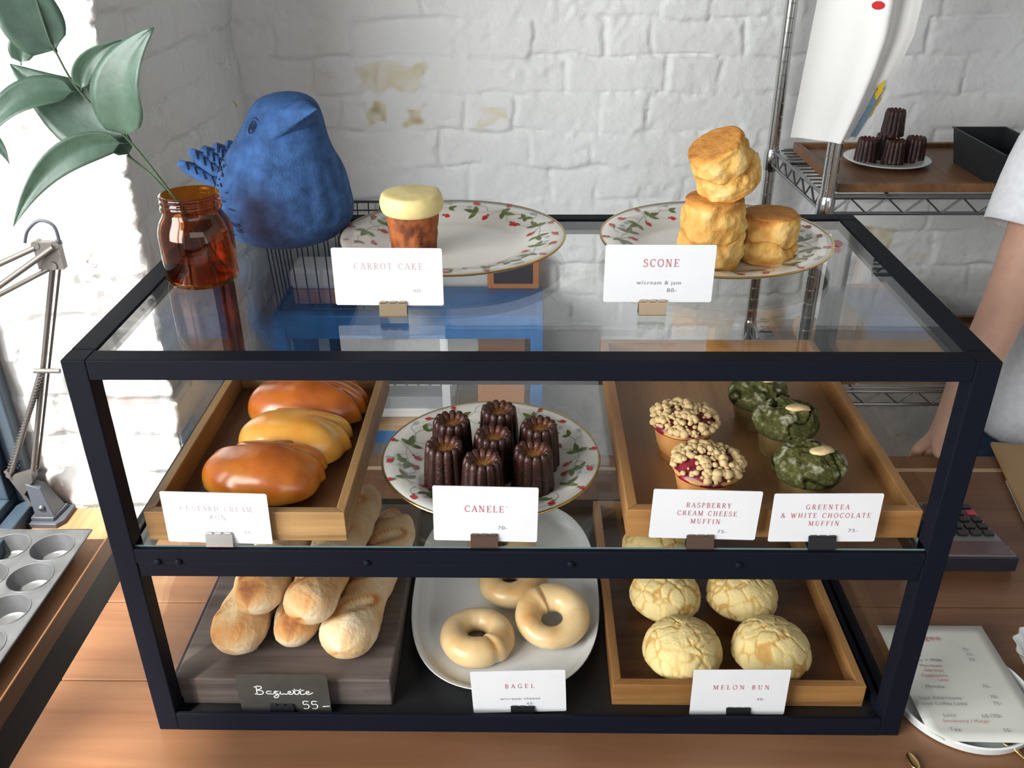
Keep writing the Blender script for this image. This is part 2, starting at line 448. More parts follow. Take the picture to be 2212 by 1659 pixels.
def wall_mesh(name, pos, rel, tone, mats):
    """pos: (nz, ns, 3) grid"""
    nz, ns, _ = pos.shape
    me = bpy.data.meshes.new(name)
    me.vertices.add(nz*ns); me.vertices.foreach_set('co', pos.reshape(-1).astype(np.float32))
    i = np.arange(nz*ns).reshape(nz, ns)
    q = np.stack([i[:-1,:-1], i[:-1,1:], i[1:,1:], i[1:,:-1]], -1).reshape(-1, 4)
    me.loops.add(q.size); me.loops.foreach_set('vertex_index', q.reshape(-1).astype(np.int32))
    me.polygons.add(len(q)); me.polygons.foreach_set('loop_start', np.arange(0, q.size, 4, dtype=np.int32))
    me.polygons.foreach_set('use_smooth', np.ones(len(q), bool))
    me.update(calc_edges=True)
    a = me.attributes.new('tone', 'FLOAT', 'POINT'); a.data.foreach_set('value', tone.reshape(-1).astype(np.float32))
    me.materials.append(mats)
    o = bpy.data.objects.new(name, me); COL.objects.link(o)
    return tag(o, kind='structure')

M['brick'] = ramp_mat('white_painted_brick', [(0, (.45, .35, .22)), (.30, (.70, .645, .49)), (.52, (.765, .765, .75)), (1, (.795, .81, .82))], .75, 9, .08, .45, 110, spec=.25, bdist=.003)

# back wall (also goes below the counter)
ds = .0047
S, Z = np.meshgrid(np.arange(XW-.03, 2.3, ds), np.arange(FLOOR, CEIL-.9, ds))
rel, jt = brick_field(S, Z, XW-.03, 2.3, 21)
tone = .66 + (vnoise(S, Z, 5, 90)-.5)*.16 - jt*.05
for (x0, x1, z0, z1, d) in ((-.345, -.20, .405, .462, .38), (-.325, -.282, .335, .385, .55), (-.248, -.205, .335, .380, .55), (-.10, -.035, .335, .385, .38),
                            (-.185, -.13, .395, .455, .2), (-.315, -.30, .28, .32, .3), (.70, .79, .07, .125, .42), (.63, .68, .09, .12, .25), (-.24,-.19,.34,.36,.25),
                            (.80, .86, .03, .06, .3), (-.44, -.36, .40, .46, .16), (-.45, -.36, .475, .53, .14)):
    w = (vnoise(S, Z, 45, 5)-.5)*.03
    inside = np.clip(np.minimum(np.minimum(S+w-x0, x1-S-w), np.minimum(Z+w-z0, z1-Z-w))/.008, 0, 1)
    tone = tone - inside*d*(.42+.75*vnoise(S, Z, 60, 6))
pos = np.stack([S, YW - rel, Z], -1)
wall_mesh('wall_back', pos, rel, tone, M['brick'])
wu = MB().box(XW-.03, 2.3, YW-.004, YW+.12, CEIL-.9-.01, CEIL).box(XW-.05, 2.3, YW+.03, YW+.12, FLOOR, CEIL-.9)
tag(wu.build('wall_back', mat('dim_upper_wall_paint', (.30, .30, .29), .8), smooth=0), kind='structure')

# left wall: short stretch beside the window plus the window reveal that faces the shop
sg = np.arange(-.42, YW-YJ+.01, ds)
S, Z = np.meshgrid(sg, np.arange(FLOOR, CEIL-.9, ds))
rel, jt = brick_field(S, Z, -.5, .7, 57, known=False)
rel = rel*1.25 + (vnoise(S, Z, 30, 77)-.5)*.004
tone = .66 + (vnoise(S, Z, 5, 91)-.5)*.16 - jt*.05
cr = .010
X = np.where(S < 0, XW + S, XW); Y = np.where(S < 0, YJ, YJ + S)
t = np.clip((S+cr)/(2*cr), 0, 1); k = (S > -cr) & (S < cr)
nx = np.where(S < 0, 0.0, 1.0); ny = np.where(S < 0, -1.0, 0.0)
nx = np.where(k, np.sin(t*PI/2), nx); ny = np.where(k, -np.cos(t*PI/2), ny)
X = np.where(k, XW-cr+cr*np.sin(t*PI/2), X); Y = np.where(k, YJ+cr-cr*np.cos(t*PI/2), Y)
chip = np.clip(1-np.abs(S)/.02, 0, 1)*(vnoise(S, Z, 28, 78)-.75)*.016
for (z0, z1) in ((.39, .405), (.33, .35)):
    tone = tone - np.where((S > .522) & (S < .534) & (Z > z0) & (Z < z1), .6, 0)
pos = np.stack([X+nx*(rel+chip), Y+ny*(rel+chip), Z], -1)
wall_mesh('wall_left', pos, rel, tone, M['brick'])
paint = mat('plain_wall_paint', (.72, .73, .71), .8)
wl = MB().box(-.99, XW-.014, YJ+.014, YW+.1, FLOOR, CEIL).box(-1.1, -.86, -2.6, YJ, FLOOR, ZS-.03).box(-1.1, -.86, -2.6, -1.75, ZS, CEIL)
tag(wl.build('wall_left', paint, smooth=0), kind='structure')
tag(MB().box(2.3, 2.4, -2.6, YW+.1, FLOOR, CEIL).build('wall_right', paint, smooth=0), kind='structure')
tag(MB().box(-1.1, 2.4, -2.7, YW+.12, FLOOR-.1, FLOOR).build('floor', mat('concrete_floor', (.20, .19, .18), .6, nscale=4, namt=.15), smooth=0), kind='structure')
tag(MB().box(-.90, 2.4, -2.7, YW+.12, CEIL, CEIL+.1).build('ceiling', mat('dark_ceiling', (.20, .19, .18), .8), smooth=0), kind='structure')

# window with dark steel frame, fixed in the left opening
wf = MB()
fx0, fx1 = -.905, -.855
wf.box(fx0, fx1, -1.75, YJ-.006, ZS, ZS+.045).box(fx0, fx1, YJ-.050, YJ-.006, ZS+.045, CEIL).box(fx0, fx1, -1.75, -1.71, ZS+.045, CEIL)
wf.box(fx1, fx1+.028, -1.75, YJ-.006, ZS, ZS+.028).box(fx1, fx1+.028, YJ-.030, YJ-.006, ZS+.028, CEIL)
wf.box(fx0, fx1, -.62, -.575, ZS+.045, CEIL)
wfo = wf.build('window_1', mat('dark_blue_steel', (.035, .055, .08), .4), smooth=0, bevel=.003)
tag(wfo, kind='structure')
MB().box(-.884, -.880, -1.71, YJ-.05, ZS+.045, CEIL).build('window_pane', M['glass'], wfo, smooth=0)
tag(MB().box(-1.0, -.685, -1.75, YJ-.008, ZS-.035, ZS).build('trim_1', M['sill'], smooth=0, bevel=.002), kind='structure')
tag(MB().box(-.86, -.692, -1.75, YJ, FLOOR, ZS-.036).build('trim_2', M['darkwood'], smooth=0), kind='structure')

# ------------------------------------------------------------------ counter
ct = thing('shop_counter', 'long orange-brown wooden shop counter carrying the glass display case', 'counter', (0, 0, FLOOR))
top = MB()
h = -FLOOR
for y0, y1 in ((-.9, -.332), (-.330, -.062), (-.0605, .0648), (.0663, .1885), (.190, .478), (.486, .520)):
    top.box(-.507, 1.6, y0, y1, h-.035, h)
top.build('worktop', M['counter'], ct, smooth=0, bevel=.0012)
MB().box(-.505, 1.6, .478, .486, h-.03, h+.0004).build('inlay_strip', M['counter_edge'], ct, smooth=0)
MB().box(-.47, 1.55, -.80, .46, 0, h-.036).build('counter_body', M['darkwood'], ct, smooth=0)

# ================================================================== DISPLAY CASE
W2, D, H, T = .375, .377, .423, .0205
GT = .4215            # top of the glass lid
SH = .234             # top of the glass shelf
FL = .012             # top of the black base board
case = thing('display_case', 'black metal framed glass display case with one glass shelf, full of pastries', 'display case')
for sx in (-1, 1):
    for y0, y1 in ((0, T), (D-T, D)):
        x = sx*(W2-T/2)
        MB().box(x-T/2, x+T/2, y0, y1, 0, H).build('post', M['black'], case, smooth=0, bevel=.0012)
def rail(x0, x1, y0, y1, z0, z1):
    return MB().box(x0, x1, y0, y1, z0, z1).build('rail', M['black'], case, smooth=0, bevel=.001)
xi = W2-T
rail(-xi, xi, 0, .0190, .4050, H); rail(-xi, xi, D-.019, D, .4050, H)
rail(-W2, -xi+.0005, T, D-T, .4050, H); rail(xi-.0005, W2, T, D-T, .4050, H)
rail(-xi, xi, .001, .0190, .2005, .2165)
rail(-W2, -xi, T, D-T, .2040, .2240); rail(xi, W2, T, D-T, .2040, .2240)
rail(-xi, xi, D-.019, D, .2080, .2240)
MB().box(-xi, xi, 0, .0040, 0, .0230).box(-xi, xi, .0040, .0200, 0, .0036).build('rail', M['black'], case, smooth=0, bevel=.0006); rail(-xi, xi, D-.019, D, 0, .0200)
rail(-W2, -xi, T, D-T, 0, .0230); rail(xi, W2, T, D-T, 0, .0230)
MB().box(-xi, xi, -.0005, .0045, .2170, .2325).build('shelf_stop', M['black'], case, smooth=0, bevel=.0008)
for x in (-.3345, -.3155, -.1445, .0395, .190):
    MB().sphere((x, -.0012, .2190), .0034, 12, 8, sy=.6).build('screw_head', M['black'], case)
MB().box(-xi, xi, .0042, D-.019, .0040, FL).build('base_board', M['board_black'], case, smooth=0)
gm = [M['glass'], M['edge']]
def pane(name, x0, x1, y0, y1, z0, z1, thin):
    b = MB().box(x0, x1, y0, y1, z0, z1)
    # narrow sides show the green edge of the glass
    for i, f in enumerate(((2,), (2,), (1,), (0,), (1,), (0,))):
        b.m[i] = 0 if f[0] == thin else 1
    return b.build(name, gm, case, smooth=0)
pane('glass_lid', -xi-.010, xi+.010, .0100, D-.0100, GT-.005, GT, 2)
pane('glass_shelf', -xi, xi, .0046, D-.002, SH-.006, SH, 2)
for s in (-1, 1):
    a, b = sorted((s*(xi+.006), s*(xi+.010)))
    pane('side_pane', a, b, T, D-T, .023, .204, 0)
    pane('side_pane', a, b, T, D-T, .224, .405, 0)

# ================================================================== WRITING
def arc(cx, cz, rx, rz, a0, a1, n=10):
    return [(cx+rx*math.cos(R(a0+(a1-a0)*k/n)), cz+rz*math.sin(R(a0+(a1-a0)*k/n))) for k in range(n+1)]
K, N, SF = .125, .06, .05
def ser(*xs): return [(SF, [(x-.13, z), (x+.13, z)]) for x, z in xs]
GL = {
 'A': (.82, [(N, [(.10,0),(.41,1)]), (K, [(.41,1),(.72,0)]), (N, [(.2,.34),(.6,.34)])] + ser((.10,.02),(.72,.02))),
 'B': (.74, [(K, [(.2,0),(.2,1)]), (N, [(.1,.98),(.4,.98)]), (K*.8, arc(.38,.75,.22,.23,90,-90)), (N, [(.2,.52),(.4,.52)]), (K*.8, arc(.38,.27,.27,.26,90,-90)), (N, [(.1,.02),(.4,.02)])]),
 'C': (.80, [(K*.85, arc(.44,.5,.35,.48,55,305,16)), (SF, [(.68,.68),(.68,.98)]), (SF, [(.68,.1),(.70,.26)])]),
 'D': (.84, [(K, [(.2,0),(.2,1)]), (N, [(.08,.98),(.4,.98)]), (K*.85, arc(.38,.5,.36,.48,90,-90,14)), (N, [(.08,.02),(.4,.02)])]),
 'E': (.72, [(K, [(.2,0),(.2,1)]), (N, [(.08,.98),(.64,.98)]), (N, [(.2,.52),(.5,.52)]), (N, [(.08,.02),(.66,.02)]), (SF, [(.64,.98),(.64,.78)]), (SF, [(.66,.02),(.66,.24)]), (SF, [(.5,.42),(.5,.62)])]),
 'F': (.68, [(K, [(.2,0),(.2,1)]), (N, [(.08,.98),(.62,.98)]), (N, [(.2,.52),(.5,.52)]), (SF, [(.62,.98),(.62,.78)]), (SF, [(.5,.42),(.5,.62)])] + ser((.2,.02))),
 'G': (.86, [(K*.85, arc(.44,.5,.35,.48,55,330,16)), (SF, [(.68,.70),(.68,.98)]), (K*.8, [(.72,.40),(.72,.10)]), (SF, [(.56,.42),(.84,.42)])]),
 'H': (.90, [(K, [(.2,0),(.2,1)]), (K, [(.70,0),(.70,1)]), (N, [(.2,.51),(.7,.51)])] + ser((.2,.02),(.2,.98),(.7,.02),(.7,.98))),
 'I': (.44, [(K, [(.22,0),(.22,1)])] + ser((.22,.02),(.22,.98))),
 'L': (.68, [(K, [(.2,0),(.2,1)]), (N, [(.08,.02),(.62,.02)]), (SF, [(.62,.02),(.62,.26)])] + ser((.2,.98))),
 'M': (1.0, [(N, [(.17,0),(.17,1)]), (K, [(.17,1),(.5,.08)]), (N, [(.5,.08),(.83,1)]), (K, [(.83,1),(.83,0)])] + ser((.17,.02),(.83,.02),(.12,.98),(.88,.98))),
 'N': (.90, [(N, [(.18,0),(.18,1)]), (K, [(.18,1),(.72,0)]), (N, [(.72,0),(.72,1)])] + ser((.18,.02),(.72,.98),(.13,.98))),
 'O': (.88, [(K*.85, arc(.44,.5,.36,.48,0,360,22))]),
 'P': (.70, [(K, [(.2,0),(.2,1)]), (N, [(.08,.98),(.4,.98)]), (K*.8, arc(.38,.73,.25,.25,90,-90)), (N, [(.2,.48),(.4,.48)])] + ser((.2,.02))),
 'R': (.80, [(K, [(.2,0),(.2,1)]), (N, [(.08,.98),(.4,.98)]), (K*.8, arc(.38,.74,.24,.24,90,-90)), (N, [(.2,.5),(.4,.5)]), (K*.9, [(.38,.5),(.70,.02)])] + ser((.2,.02),(.70,.02))),
 'S': (.68, [(K*.8, arc(.34,.75,.22,.23,30,250,12) + arc(.34,.26,.25,.25,75,-145,12)), (SF, [(.55,.74),(.55,.98)]), (SF, [(.10,.02),(.10,.28)])]),
 'T': (.76, [(K, [(.38,0),(.38,1)]), (N, [(.06,.98),(.70,.98)]), (SF, [(.06,.98),(.06,.76)]), (SF, [(.70,.98),(.70,.76)])] + ser((.38,.02))),
 'U': (.86, [(K, [(.2,1),(.2,.3)] ), (K*.75, arc(.44,.28,.24,.27,180,360,10)), (N, [(.68,.28),(.68,1)])] + ser((.2,.98),(.68,.98))),
 'W': (1.12, [(K, [(.12,1),(.36,0)]), (N, [(.36,0),(.56,.9)]), (K, [(.56,.9),(.78,0)]), (N, [(.78,0),(1.0,1)])] + ser((.12,.98),(1.0,.98))),
 'Y': (.80, [(K, [(.12,1),(.40,.46)]), (N, [(.40,.46),(.68,1)]), (K, [(.40,.48),(.40,0)])] + ser((.12,.98),(.68,.98),(.40,.02))),
 'K': (.84, [(K, [(.2,0),(.2,1)]), (N, [(.66,1),(.2,.4)]), (K, [(.34,.58),(.70,0)])] + ser((.2,.02),(.2,.98),(.66,.98),(.70,.02))),
 '&': (.90, [(K*.8, [(.80,.02),(.26,.70)] + arc(.40,.80,.17,.18,200,-20,8) + [(.44,.58),(.24,.42)] + arc(.34,.24,.23,.23,120,300,8) + [(.62,.16),(.78,.46)])]),
 "'": (.34, [(N, [(.2,1.05),(.16,.78)])]),
 ' ': (.50, []),
}
def ribbon(mb, pts, w, put, m=0):
    """flat pen stroke through 2-D points, mapped into the surface by put(u, v)"""
    P = [Vector((p[0], p[1])) for p in pts]
    L, Rr = [], []
    for i, p in enumerate(P):
        d = P[min(i+1, len(P)-1)] - P[max(i-1, 0)]
        if d.length < 1e-9: d = Vector((1, 0))
        d.normalize(); n = Vector((-d.y, d.x))*w/2
        L.append(p+n); Rr.append(p-n)
    vs = [put(*q) for q in L] + [put(*q) for q in Rr]; k = len(P)
    mb.add(vs, [(i, i+1, k+i+1, k+i) for i in range(k-1)], m)
def serif_text(mb, text, cx, cz, height, width, put, m=0, weight=1.0):
    raw = sum(GL[c][0] for c in text); 
    adv = height; extra = (width - raw*adv*.92)/max(1, len(text)-1) if len(text) > 1 else 0
    x = cx - width/2
    for c in text:
        gw, strokes = GL[c]
        for w, pts in strokes:
            ribbon(mb, [(x+px*adv*.92, cz-height/2+pz*height) for px, pz in pts], w*height*weight, put, m)
        x += gw*adv*.92 + extra
_FONT = {}
def plain_text(mb, text, cx, cz, height, width, put, m=0):
    cu = bpy.data.curves.new('ink', 'FONT'); cu.body = text; cu.size = 1; cu.space_character = 1.15; cu.resolution_u = 3
    ob = bpy.data.objects.new('ink', cu); COL.objects.link(ob)
    me = bpy.data.meshes.new_from_object(ob.evaluated_get(bpy.context.evaluated_depsgraph_get()))
    vs = [(v.co.x, v.co.y) for v in me.vertices]; fs = [tuple(p.vertices) for p in me.polygons]
    bpy.data.objects.remove(ob); bpy.data.curves.remove(cu); bpy.data.meshes.remove(me)
    x0 = min(v[0] for v in vs); x1 = max(v[0] for v in vs); k = width/(x1-x0)
    mb.add([put(cx-width/2+(x-x0)*k, cz-height/2+y/.72*height) for x, y in vs], fs, m)

# ------------------------------------------------------------------ price cards in clips
def price_card(label, x0, x1, z0, z1, y, titles, prices, clip_u, clipmat, ink, tilt=0.0, lean=0.0, board=None, base=None, note=None):
    """x0..x1, z0..z1: card rectangle; stands in a metal clip on the surface z = base"""
    w = x1-x0; hh = z1-z0; cx = (x0+x1)/2
    root = thing('price_card', label, 'price card', (cx, y, base))
    zb = z0-base
    cw = MB()
    ca, sa = math.cos(tilt), math.sin(tilt)
    def put(u, v, off=0.0):
        # u from card centre, v from card bottom
        return (u*ca - v*sa, -off + lean*v, zb + v*ca + u*sa)
    T2 = .0003; r = .0012
    poly = [(-w/2+r, 0), (w/2-r, 0), (w/2, r), (w/2, hh-r), (w/2-r, hh), (-w/2+r, hh), (-w/2, hh-r), (-w/2, r)]
    n = len(poly)
    vs = [put(u, v, T2) for u, v in poly] + [put(u, v, -T2) for u, v in poly]
    cw.add(vs, [tuple(range(n)), tuple(range(2*n-1, n-1, -1))] + [(i, n+i, n+(i+1) % n, (i+1) % n) for i in range(n)])
    cw.build('card', board or M['paper'], root, smooth=0)
    P = lambda u, v: put(u, v, T2+.00025)
    if titles:
        tb = MB()
        for (t, u, v, hgt, wid) in titles:
            serif_text(tb, t, (u-.5)*w, (1-v)*hh, hgt, wid, P)
        tb.build('title_lettering', ink, root, smooth=0, fix=False)
    if note: note(root, P, w, hh)
    pb = MB()
    for (t, u, v, hgt, wid) in prices:
        plain_text(pb, t, (u-.5)*w, (1-v)*hh, hgt, wid, P)
    if prices: pb.build('price_lettering', M['lightgrey_ink'] if ink in (M['pink_ink'], M['pale_ink']) else M['grey_ink'], root, smooth=0, fix=False)
    # spring clip: folded steel prism, rolled jaw above
    cu = (clip_u-.5)*w; c2 = .0122; hb = .0128
    cb = MB()
    d0, d1 = .0045, .0012
    sec = [(-d0, 0), (d0, 0), (d0, .0012), (d1, hb), (.0004, hb), (.0004, hb-.001), (d0-.0012, .0014), (-d0+.0012, .0014), (-.0004, hb-.001), (-.0004, hb), (-d1, hb), (-d0, .0012)]
    cb.rings([[(cu+sx*c2, yy, zz) for yy, zz in sec] for sx in (-1, 1)])
    cb.build('clip', clipmat, root, smooth=0)
    jb = MB()
    for k in (-1, 0, 1):
        jb.tube([(cu+k*.0083-.0028, -d1-.0004, hb+.0002), (cu+k*.0083+.0028, -d1-.0004, hb+.0002)], .0011, 8)
        jb.tube([(cu+k*.0083-.0028, d1+.0004, hb+.0002), (cu+k*.0083+.0028, d1+.0004, hb+.0002)], .0011, 8)
    jb.build('clip_jaw', clipmat, root)
    return root

mm = .001
price_card('white CARROT CAKE price card in a bronze clip on top of the case', -.1690, -.0738, .4312, .4842, .093,
    [('CARROT CAKE', .505, .31, .0058, .0595)], [('80-', .765, .735, .0034, .0085)], .53, M['bronze'], M['pink_ink'], -.006, base=GT)
price_card('white SCONE price card in a bronze clip on top of the case', .0664, .1612, .4330, .4858, .0965,
    [('SCONE', .51, .31, .0070, .0310)], [('w/cream & jam', .50, .65, .0036, .0385), ('80-', .625, .785, .0038, .0085)], .46, M['bronze'], M['red_ink'], -.003, base=GT)
price_card('white CUSTARD CREAM BUN price card in front of the left oak tray', -.3235, -.2295, .2355, .2905, .0065,
    [('CUSTARD CREAM', .5, .315, .0052, .0635), ('BUN', .505, .49, .0052, .0148)], [('55-', .78, .77, .0036, .0080)], .5, M['steel'], M['pale_ink'], -.026, base=SH)
price_card("white CANELE' price card with a brown clip in front of the flowered plate", -.0835, .0088, .2390, .2980, .0065,
    [("CANELE'", .505, .40, .0068, .0380)], [('70-', .665, .74, .0040, .0085)], .49, M['brownclip'], M['red_ink'], -.02, base=SH)
price_card('white RASPBERRY CREAM CHEESE MUFFIN price card, shelf right of centre', .1083, .2028, .2428, .2952, .0065,
    [('RASPBERRY', .52, .30, .0050, .0395), ('CREAM CHEESE', .515, .465, .0050, .0525), ('MUFFIN', .51, .63, .0050, .0265)],
    [('75-', .68, .835, .0036, .0085)], .485, M['brownclip'], M['red_ink'], -.025, base=SH)
price_card('white GREENTEA & WHITE CHOCOLATE MUFFIN price card with black clip, far right of the shelf', .2146, .3088, .2404, .2922, .0065,
    [('GREENTEA', .505, .27, .0050, .0380), ('& WHITE CHOCOLATE', .50, .445, .0050, .0785), ('MUFFIN', .495, .61, .0050, .0270)],
    [('75-', .78, .76, .0036, .0085)], .505, M['blackclip'], M['red_ink'], .008, base=SH)
def baguette_script(root, P, w, hh):
    b = MB(); s = .0115
    strokes = [[(0,-.05),(.02,1.0)], [(-.14,.86),(.10,1.0),(.36,.92),(.34,.70),(.06,.52),(.40,.42),(.44,.14),(.20,-.02),(-.16,.06)],   # B
        arc(.86,.22,.17,.17,60,420,12)+[(1.02,.36),(1.02,.08),(1.12,.02)],                                                         # a
        [(1.12,.02)]+arc(1.38,.22,.16,.17,60,420,12)+[(1.53,.36),(1.50,-.22),(1.30,-.42),(1.18,-.26),(1.50,.0),(1.68,.1)],                         # g
        [(1.68,.36),(1.68,.10),(1.80,.02),(1.96,.14),(1.98,.36),(1.98,.06),(2.12,.02)],                                              # u
        [(2.12,.04),(2.24,.16),(2.42,.24),(2.40,.38),(2.26,.34),(2.24,.10),(2.40,.0),(2.58,.10)],                                    # e
        [(2.58,.10),(2.74,.68),(2.70,.10),(2.86,.0),(2.98,.12)], [(2.56,.50),(2.96,.50)],                                            # t
        [(2.98,.12),(3.16,.68),(3.10,.10),(3.26,.0),(3.40,.10)], [(2.96,.50),(3.40,.50)],                                            # t
        [(3.40,.06),(3.54,.16),(3.72,.24),(3.70,.38),(3.54,.34),(3.52,.10),(3.68,.0),(3.92,.16),(4.0,.24)]]                           # e
    for st in strokes:
        sm = [(p.x, p.y) for p in catmull([(q[0], q[1], 0) for q in st], 4)] if len(st) > 2 else st
        ribbon(b, [(-.027+u*.0142, .0275+v*s) for u, v in sm], .0010, P)
    for k in (0, 1):
        st = [(.40,1.0),(.02,1.0),(.0,.60),(.28,.62),(.40,.36),(.26,.02),(-.04,.06)]
        ribbon(b, [(.0185+k*.0088+p.x*.013, .0072+p.y*.0105) for p in catmull([(q[0], q[1], 0) for q in st], 4)], .0010, P)
    ribbon(b, [(.0375, .0105), (.0448, .0112)], .0010, P)
    b.build('script_lettering', M['white_ink'], root, smooth=0, fix=False)
price_card('black card with white handwritten Baguette 55- in front of the bread board', -.2915, -.1995, .0112, .0662, .0125,
    [], [], .46, M['blackclip'], M['white_ink'], .004, board=M['blackcard'], base=FL, note=baguette_script)
price_card('white BAGEL price card with dark clip before the pale bagel platter', -.0540, .0405, .0160, .0735, .0125,
    [('BAGEL', .51, .36, .0056, .0295)], [('w/cream cheese', .51, .66, .0036, .0405), ('65-', .62, .785, .0036, .0075)], .53, M['blackclip'], M['red_ink'], .042, base=FL)
price_card('white MELON BUN price card with dark clip before the lower right tray', .1654, .2608, .0150, .0770, .0125,
    [('MELON BUN', .51, .38, .0058, .0560)], [('40-', .73, .645, .0036, .0080)], .51, M['blackclip'], M['red_ink'], .012, base=FL)

# ================================================================== CHINA
def plate_profile(r, h, foot):
    """outer underside -> rim -> inner well; returns list of (radius, z) and a function giving the upper surface height"""
    k = r/.118
    up = [(0, .0042), (.062*k, .0042), (.070*k, .0048), (.078*k, .0075), (.083*k, .0098), (.100*k, h-.0022), (r-.0012, h)]
    lo = [(r, h-.0008), (r-.0008, h-.0022), (.098*k, h-.0052), (.080*k, .0052), (.070*k, .0018), (foot, .0), (foot-.004, .0), (foot-.006, .0022), (.001, .0022)]
    prof = [(.0008, .0042)] + up[1:] + lo
    def top(q):
        for (a, za), (b, zb) in zip(up[:-1], up[1:]):
            if q <= b: return za + (zb-za)*(q-a)/(b-a)
        return up[-1][1]
    return prof, top

def sprig(mb, top, r0, a0, seed, s=1.0, flip=1):
    """strawberry sprig printed on the rim: placed at polar (r0, a0), runs along the rim"""
    g = random.Random(seed)
    def put(u, v, lift=.00025):
        # u along the rim (m), v outward (m)
        rr = r0 + v*s; aa = a0 + flip*u*s/r0
        return (rr*math.cos(aa), rr*math.sin(aa), top(rr)+lift)
    def leaf(u, v, ang, l, w, m, lift=.0004):
        n = 7; c, d = math.cos(ang), math.sin(ang); L, Rr = [], []
        for k in range(n+1):
            t = k/n; hw = w*math.sin(PI*t**.8)*.5 + .0001
            x = l*t
            L.append(put(u+c*x-d*hw, v+d*x+c*hw, lift)); Rr.append(put(u+c*x+d*hw, v+d*x-c*hw, lift))
        mb.add(L+Rr, [(i, i+1, n+1+i+1, n+1+i) for i in range(n)], m)
    def stem(pts, m=4, w=.00042):
        ribbon(mb, [(p.x, p.y) for p in catmull([(q[0], q[1], 0) for q in pts], 4)], w, lambda u, v: put(u, v, .0003), m)
    def berry(u, v, ang, l=.0058, w=.0046):
        leaf(u, v, ang, l, w, 3, .0006)
        for da in (-.7, 0, .7): leaf(u, v, ang+PI+da, .0019, .0010, 2, .0007)
    # stems
    stem([(-.017, -.004), (-.008, -.001), (.0, .001), (.010, -.001), (.018, .003), (.026, .002)])
    stem([(-.008, -.001), (-.012, .006), (-.018, .008)]); stem([(.010, -.001), (.015, -.007), (.021, -.008)])
    stem([(.0, .001), (.004, .008), (.003, .011)]); stem([(.018, .003), (.021, .010), (.027, .011)], 5)
    # leaf groups of three
    for (u, v, a) in ((-.017, -.004, 2.9), (.004, .0, .2)):
        for da, l in ((0, .0118), (1.15, .0088), (-1.15, .0092)):
            leaf(u, v, a+da+g.uniform(-.15, .15), l, .0040, 2)
    leaf(.026, .002, .4, .0075, .0034, 2); leaf(.026, .002, -.7, .0062, .003, 2)
    # berries
    berry(-.018, .008, 2.4); berry(.021, -.008, -.3); berry(.003, .011, 1.5, .0046, .0036); berry(-.006, -.006, -1.9, .0062, .005)
    stem([(0, 0), (-.004, -.004), (-.006, -.006)])
    # faint grey blossom sprigs
    for (u, v) in ((.027, .011), (-.024, .003)):
        for k in range(6): leaf(u, v, k*PI/3, .0026, .0011, 5)
    stem([(-.017, -.004), (-.021, .0), (-.024, .003)], 5)

def dinner_plate(label, loc, r, h, sprigs, group=None, rot=0):
    prof, top = plate_profile(r, h, .058*r/.118)
    mb = MB().lathe(prof, 96, 0)
    root = mb
    # gold line on the lip
    mb.lathe([(r-.0018, h+.0001), (r-.0002, h+.0002), (r+.0003, h-.0007), (r-.0001, h-.0016)], 96, 1, cap0=False, cap1=False)
    for (a, rr, fl, s, sd) in sprigs: sprig(mb, top, rr*r, R(a), sd, s, fl)
    o = mb.build('dinner_plate', [M['china'], M['gold'], M['leafprint'], M['berry'], M['stemprint'], M['greyprint']], loc=loc, rot=(0, 0, rot), smooth=50, fix=False)
    return tag(o, label, 'plate', group)
sp = [(62, .80, -1, 1.45, 1), (18, .80, 1, 1.35, 2), (-30, .80, -1, 1.35, 3), (-72, .80, 1, 1.4, 4), (-118, .80, -1, 1.35, 5), (165, .80, 1, 1.45, 6), (118, .80, -1, 1.35, 7)]
dinner_plate('cream plate with strawberry pattern under the carrot cake, half empty', (-.0785, .2640, GT), .1180, .0170, sp)
dinner_plate('cream plate with strawberry pattern under the pile of scones', (.1935, .2590, GT), .1185, .0170, [(a+14, b, c, d, e+20) for a, b, c, d, e in sp])
dinner_plate('cream strawberry-pattern plate on the glass shelf, full of dark canelés', (-.0365, .1270, SH), .1095, .0195,
             [(168, .80, -1, 1.4, 31), (208, .80, -1, 1.4, 32), (4, .80, 1, 1.35, 33), (-36, .80, 1, 1.4, 34), (58, .80, 1, 1.25, 35), (118, .80, -1, 1.25, 36), (-78, .80, 1, 1.3, 37)])

# long rounded-square platter for the bagels
def superoval(a, b, p, n=72):
    out = []
    for k in range(n):
        t = 2*PI*k/n; c, s = math.cos(t), math.sin(t)
        out.append((math.copysign(abs(c)**(2/p), c)*a, math.copysign(abs(s)**(2/p), s)*b))
    return out
pl = MB()
A, B = .1085, .166
rr = []
for (k, z) in ((.10, .0050), (.55, .0050), (.80, .0052), (.88, .0075), (.93, .0130), (.985, .0175), (1.0, .0178), (1.003, .0168), (.985, .0150), (.90, .0075), (.82, .0), (.10, .0)):
    off = (1-k)*A
    rr.append([(x*max((A-off)/A, .01), y*max((B-off)/B, .01) if k > .5 else y*k, z) for x, y in superoval(A, B, 2.7)])
pl.rings(rr)
tag(pl.build('bagel_platter', M['white_china'], loc=(-.0245, .1935, FL), smooth=60), 'plain white rounded-square platter holding the bagels', 'platter')

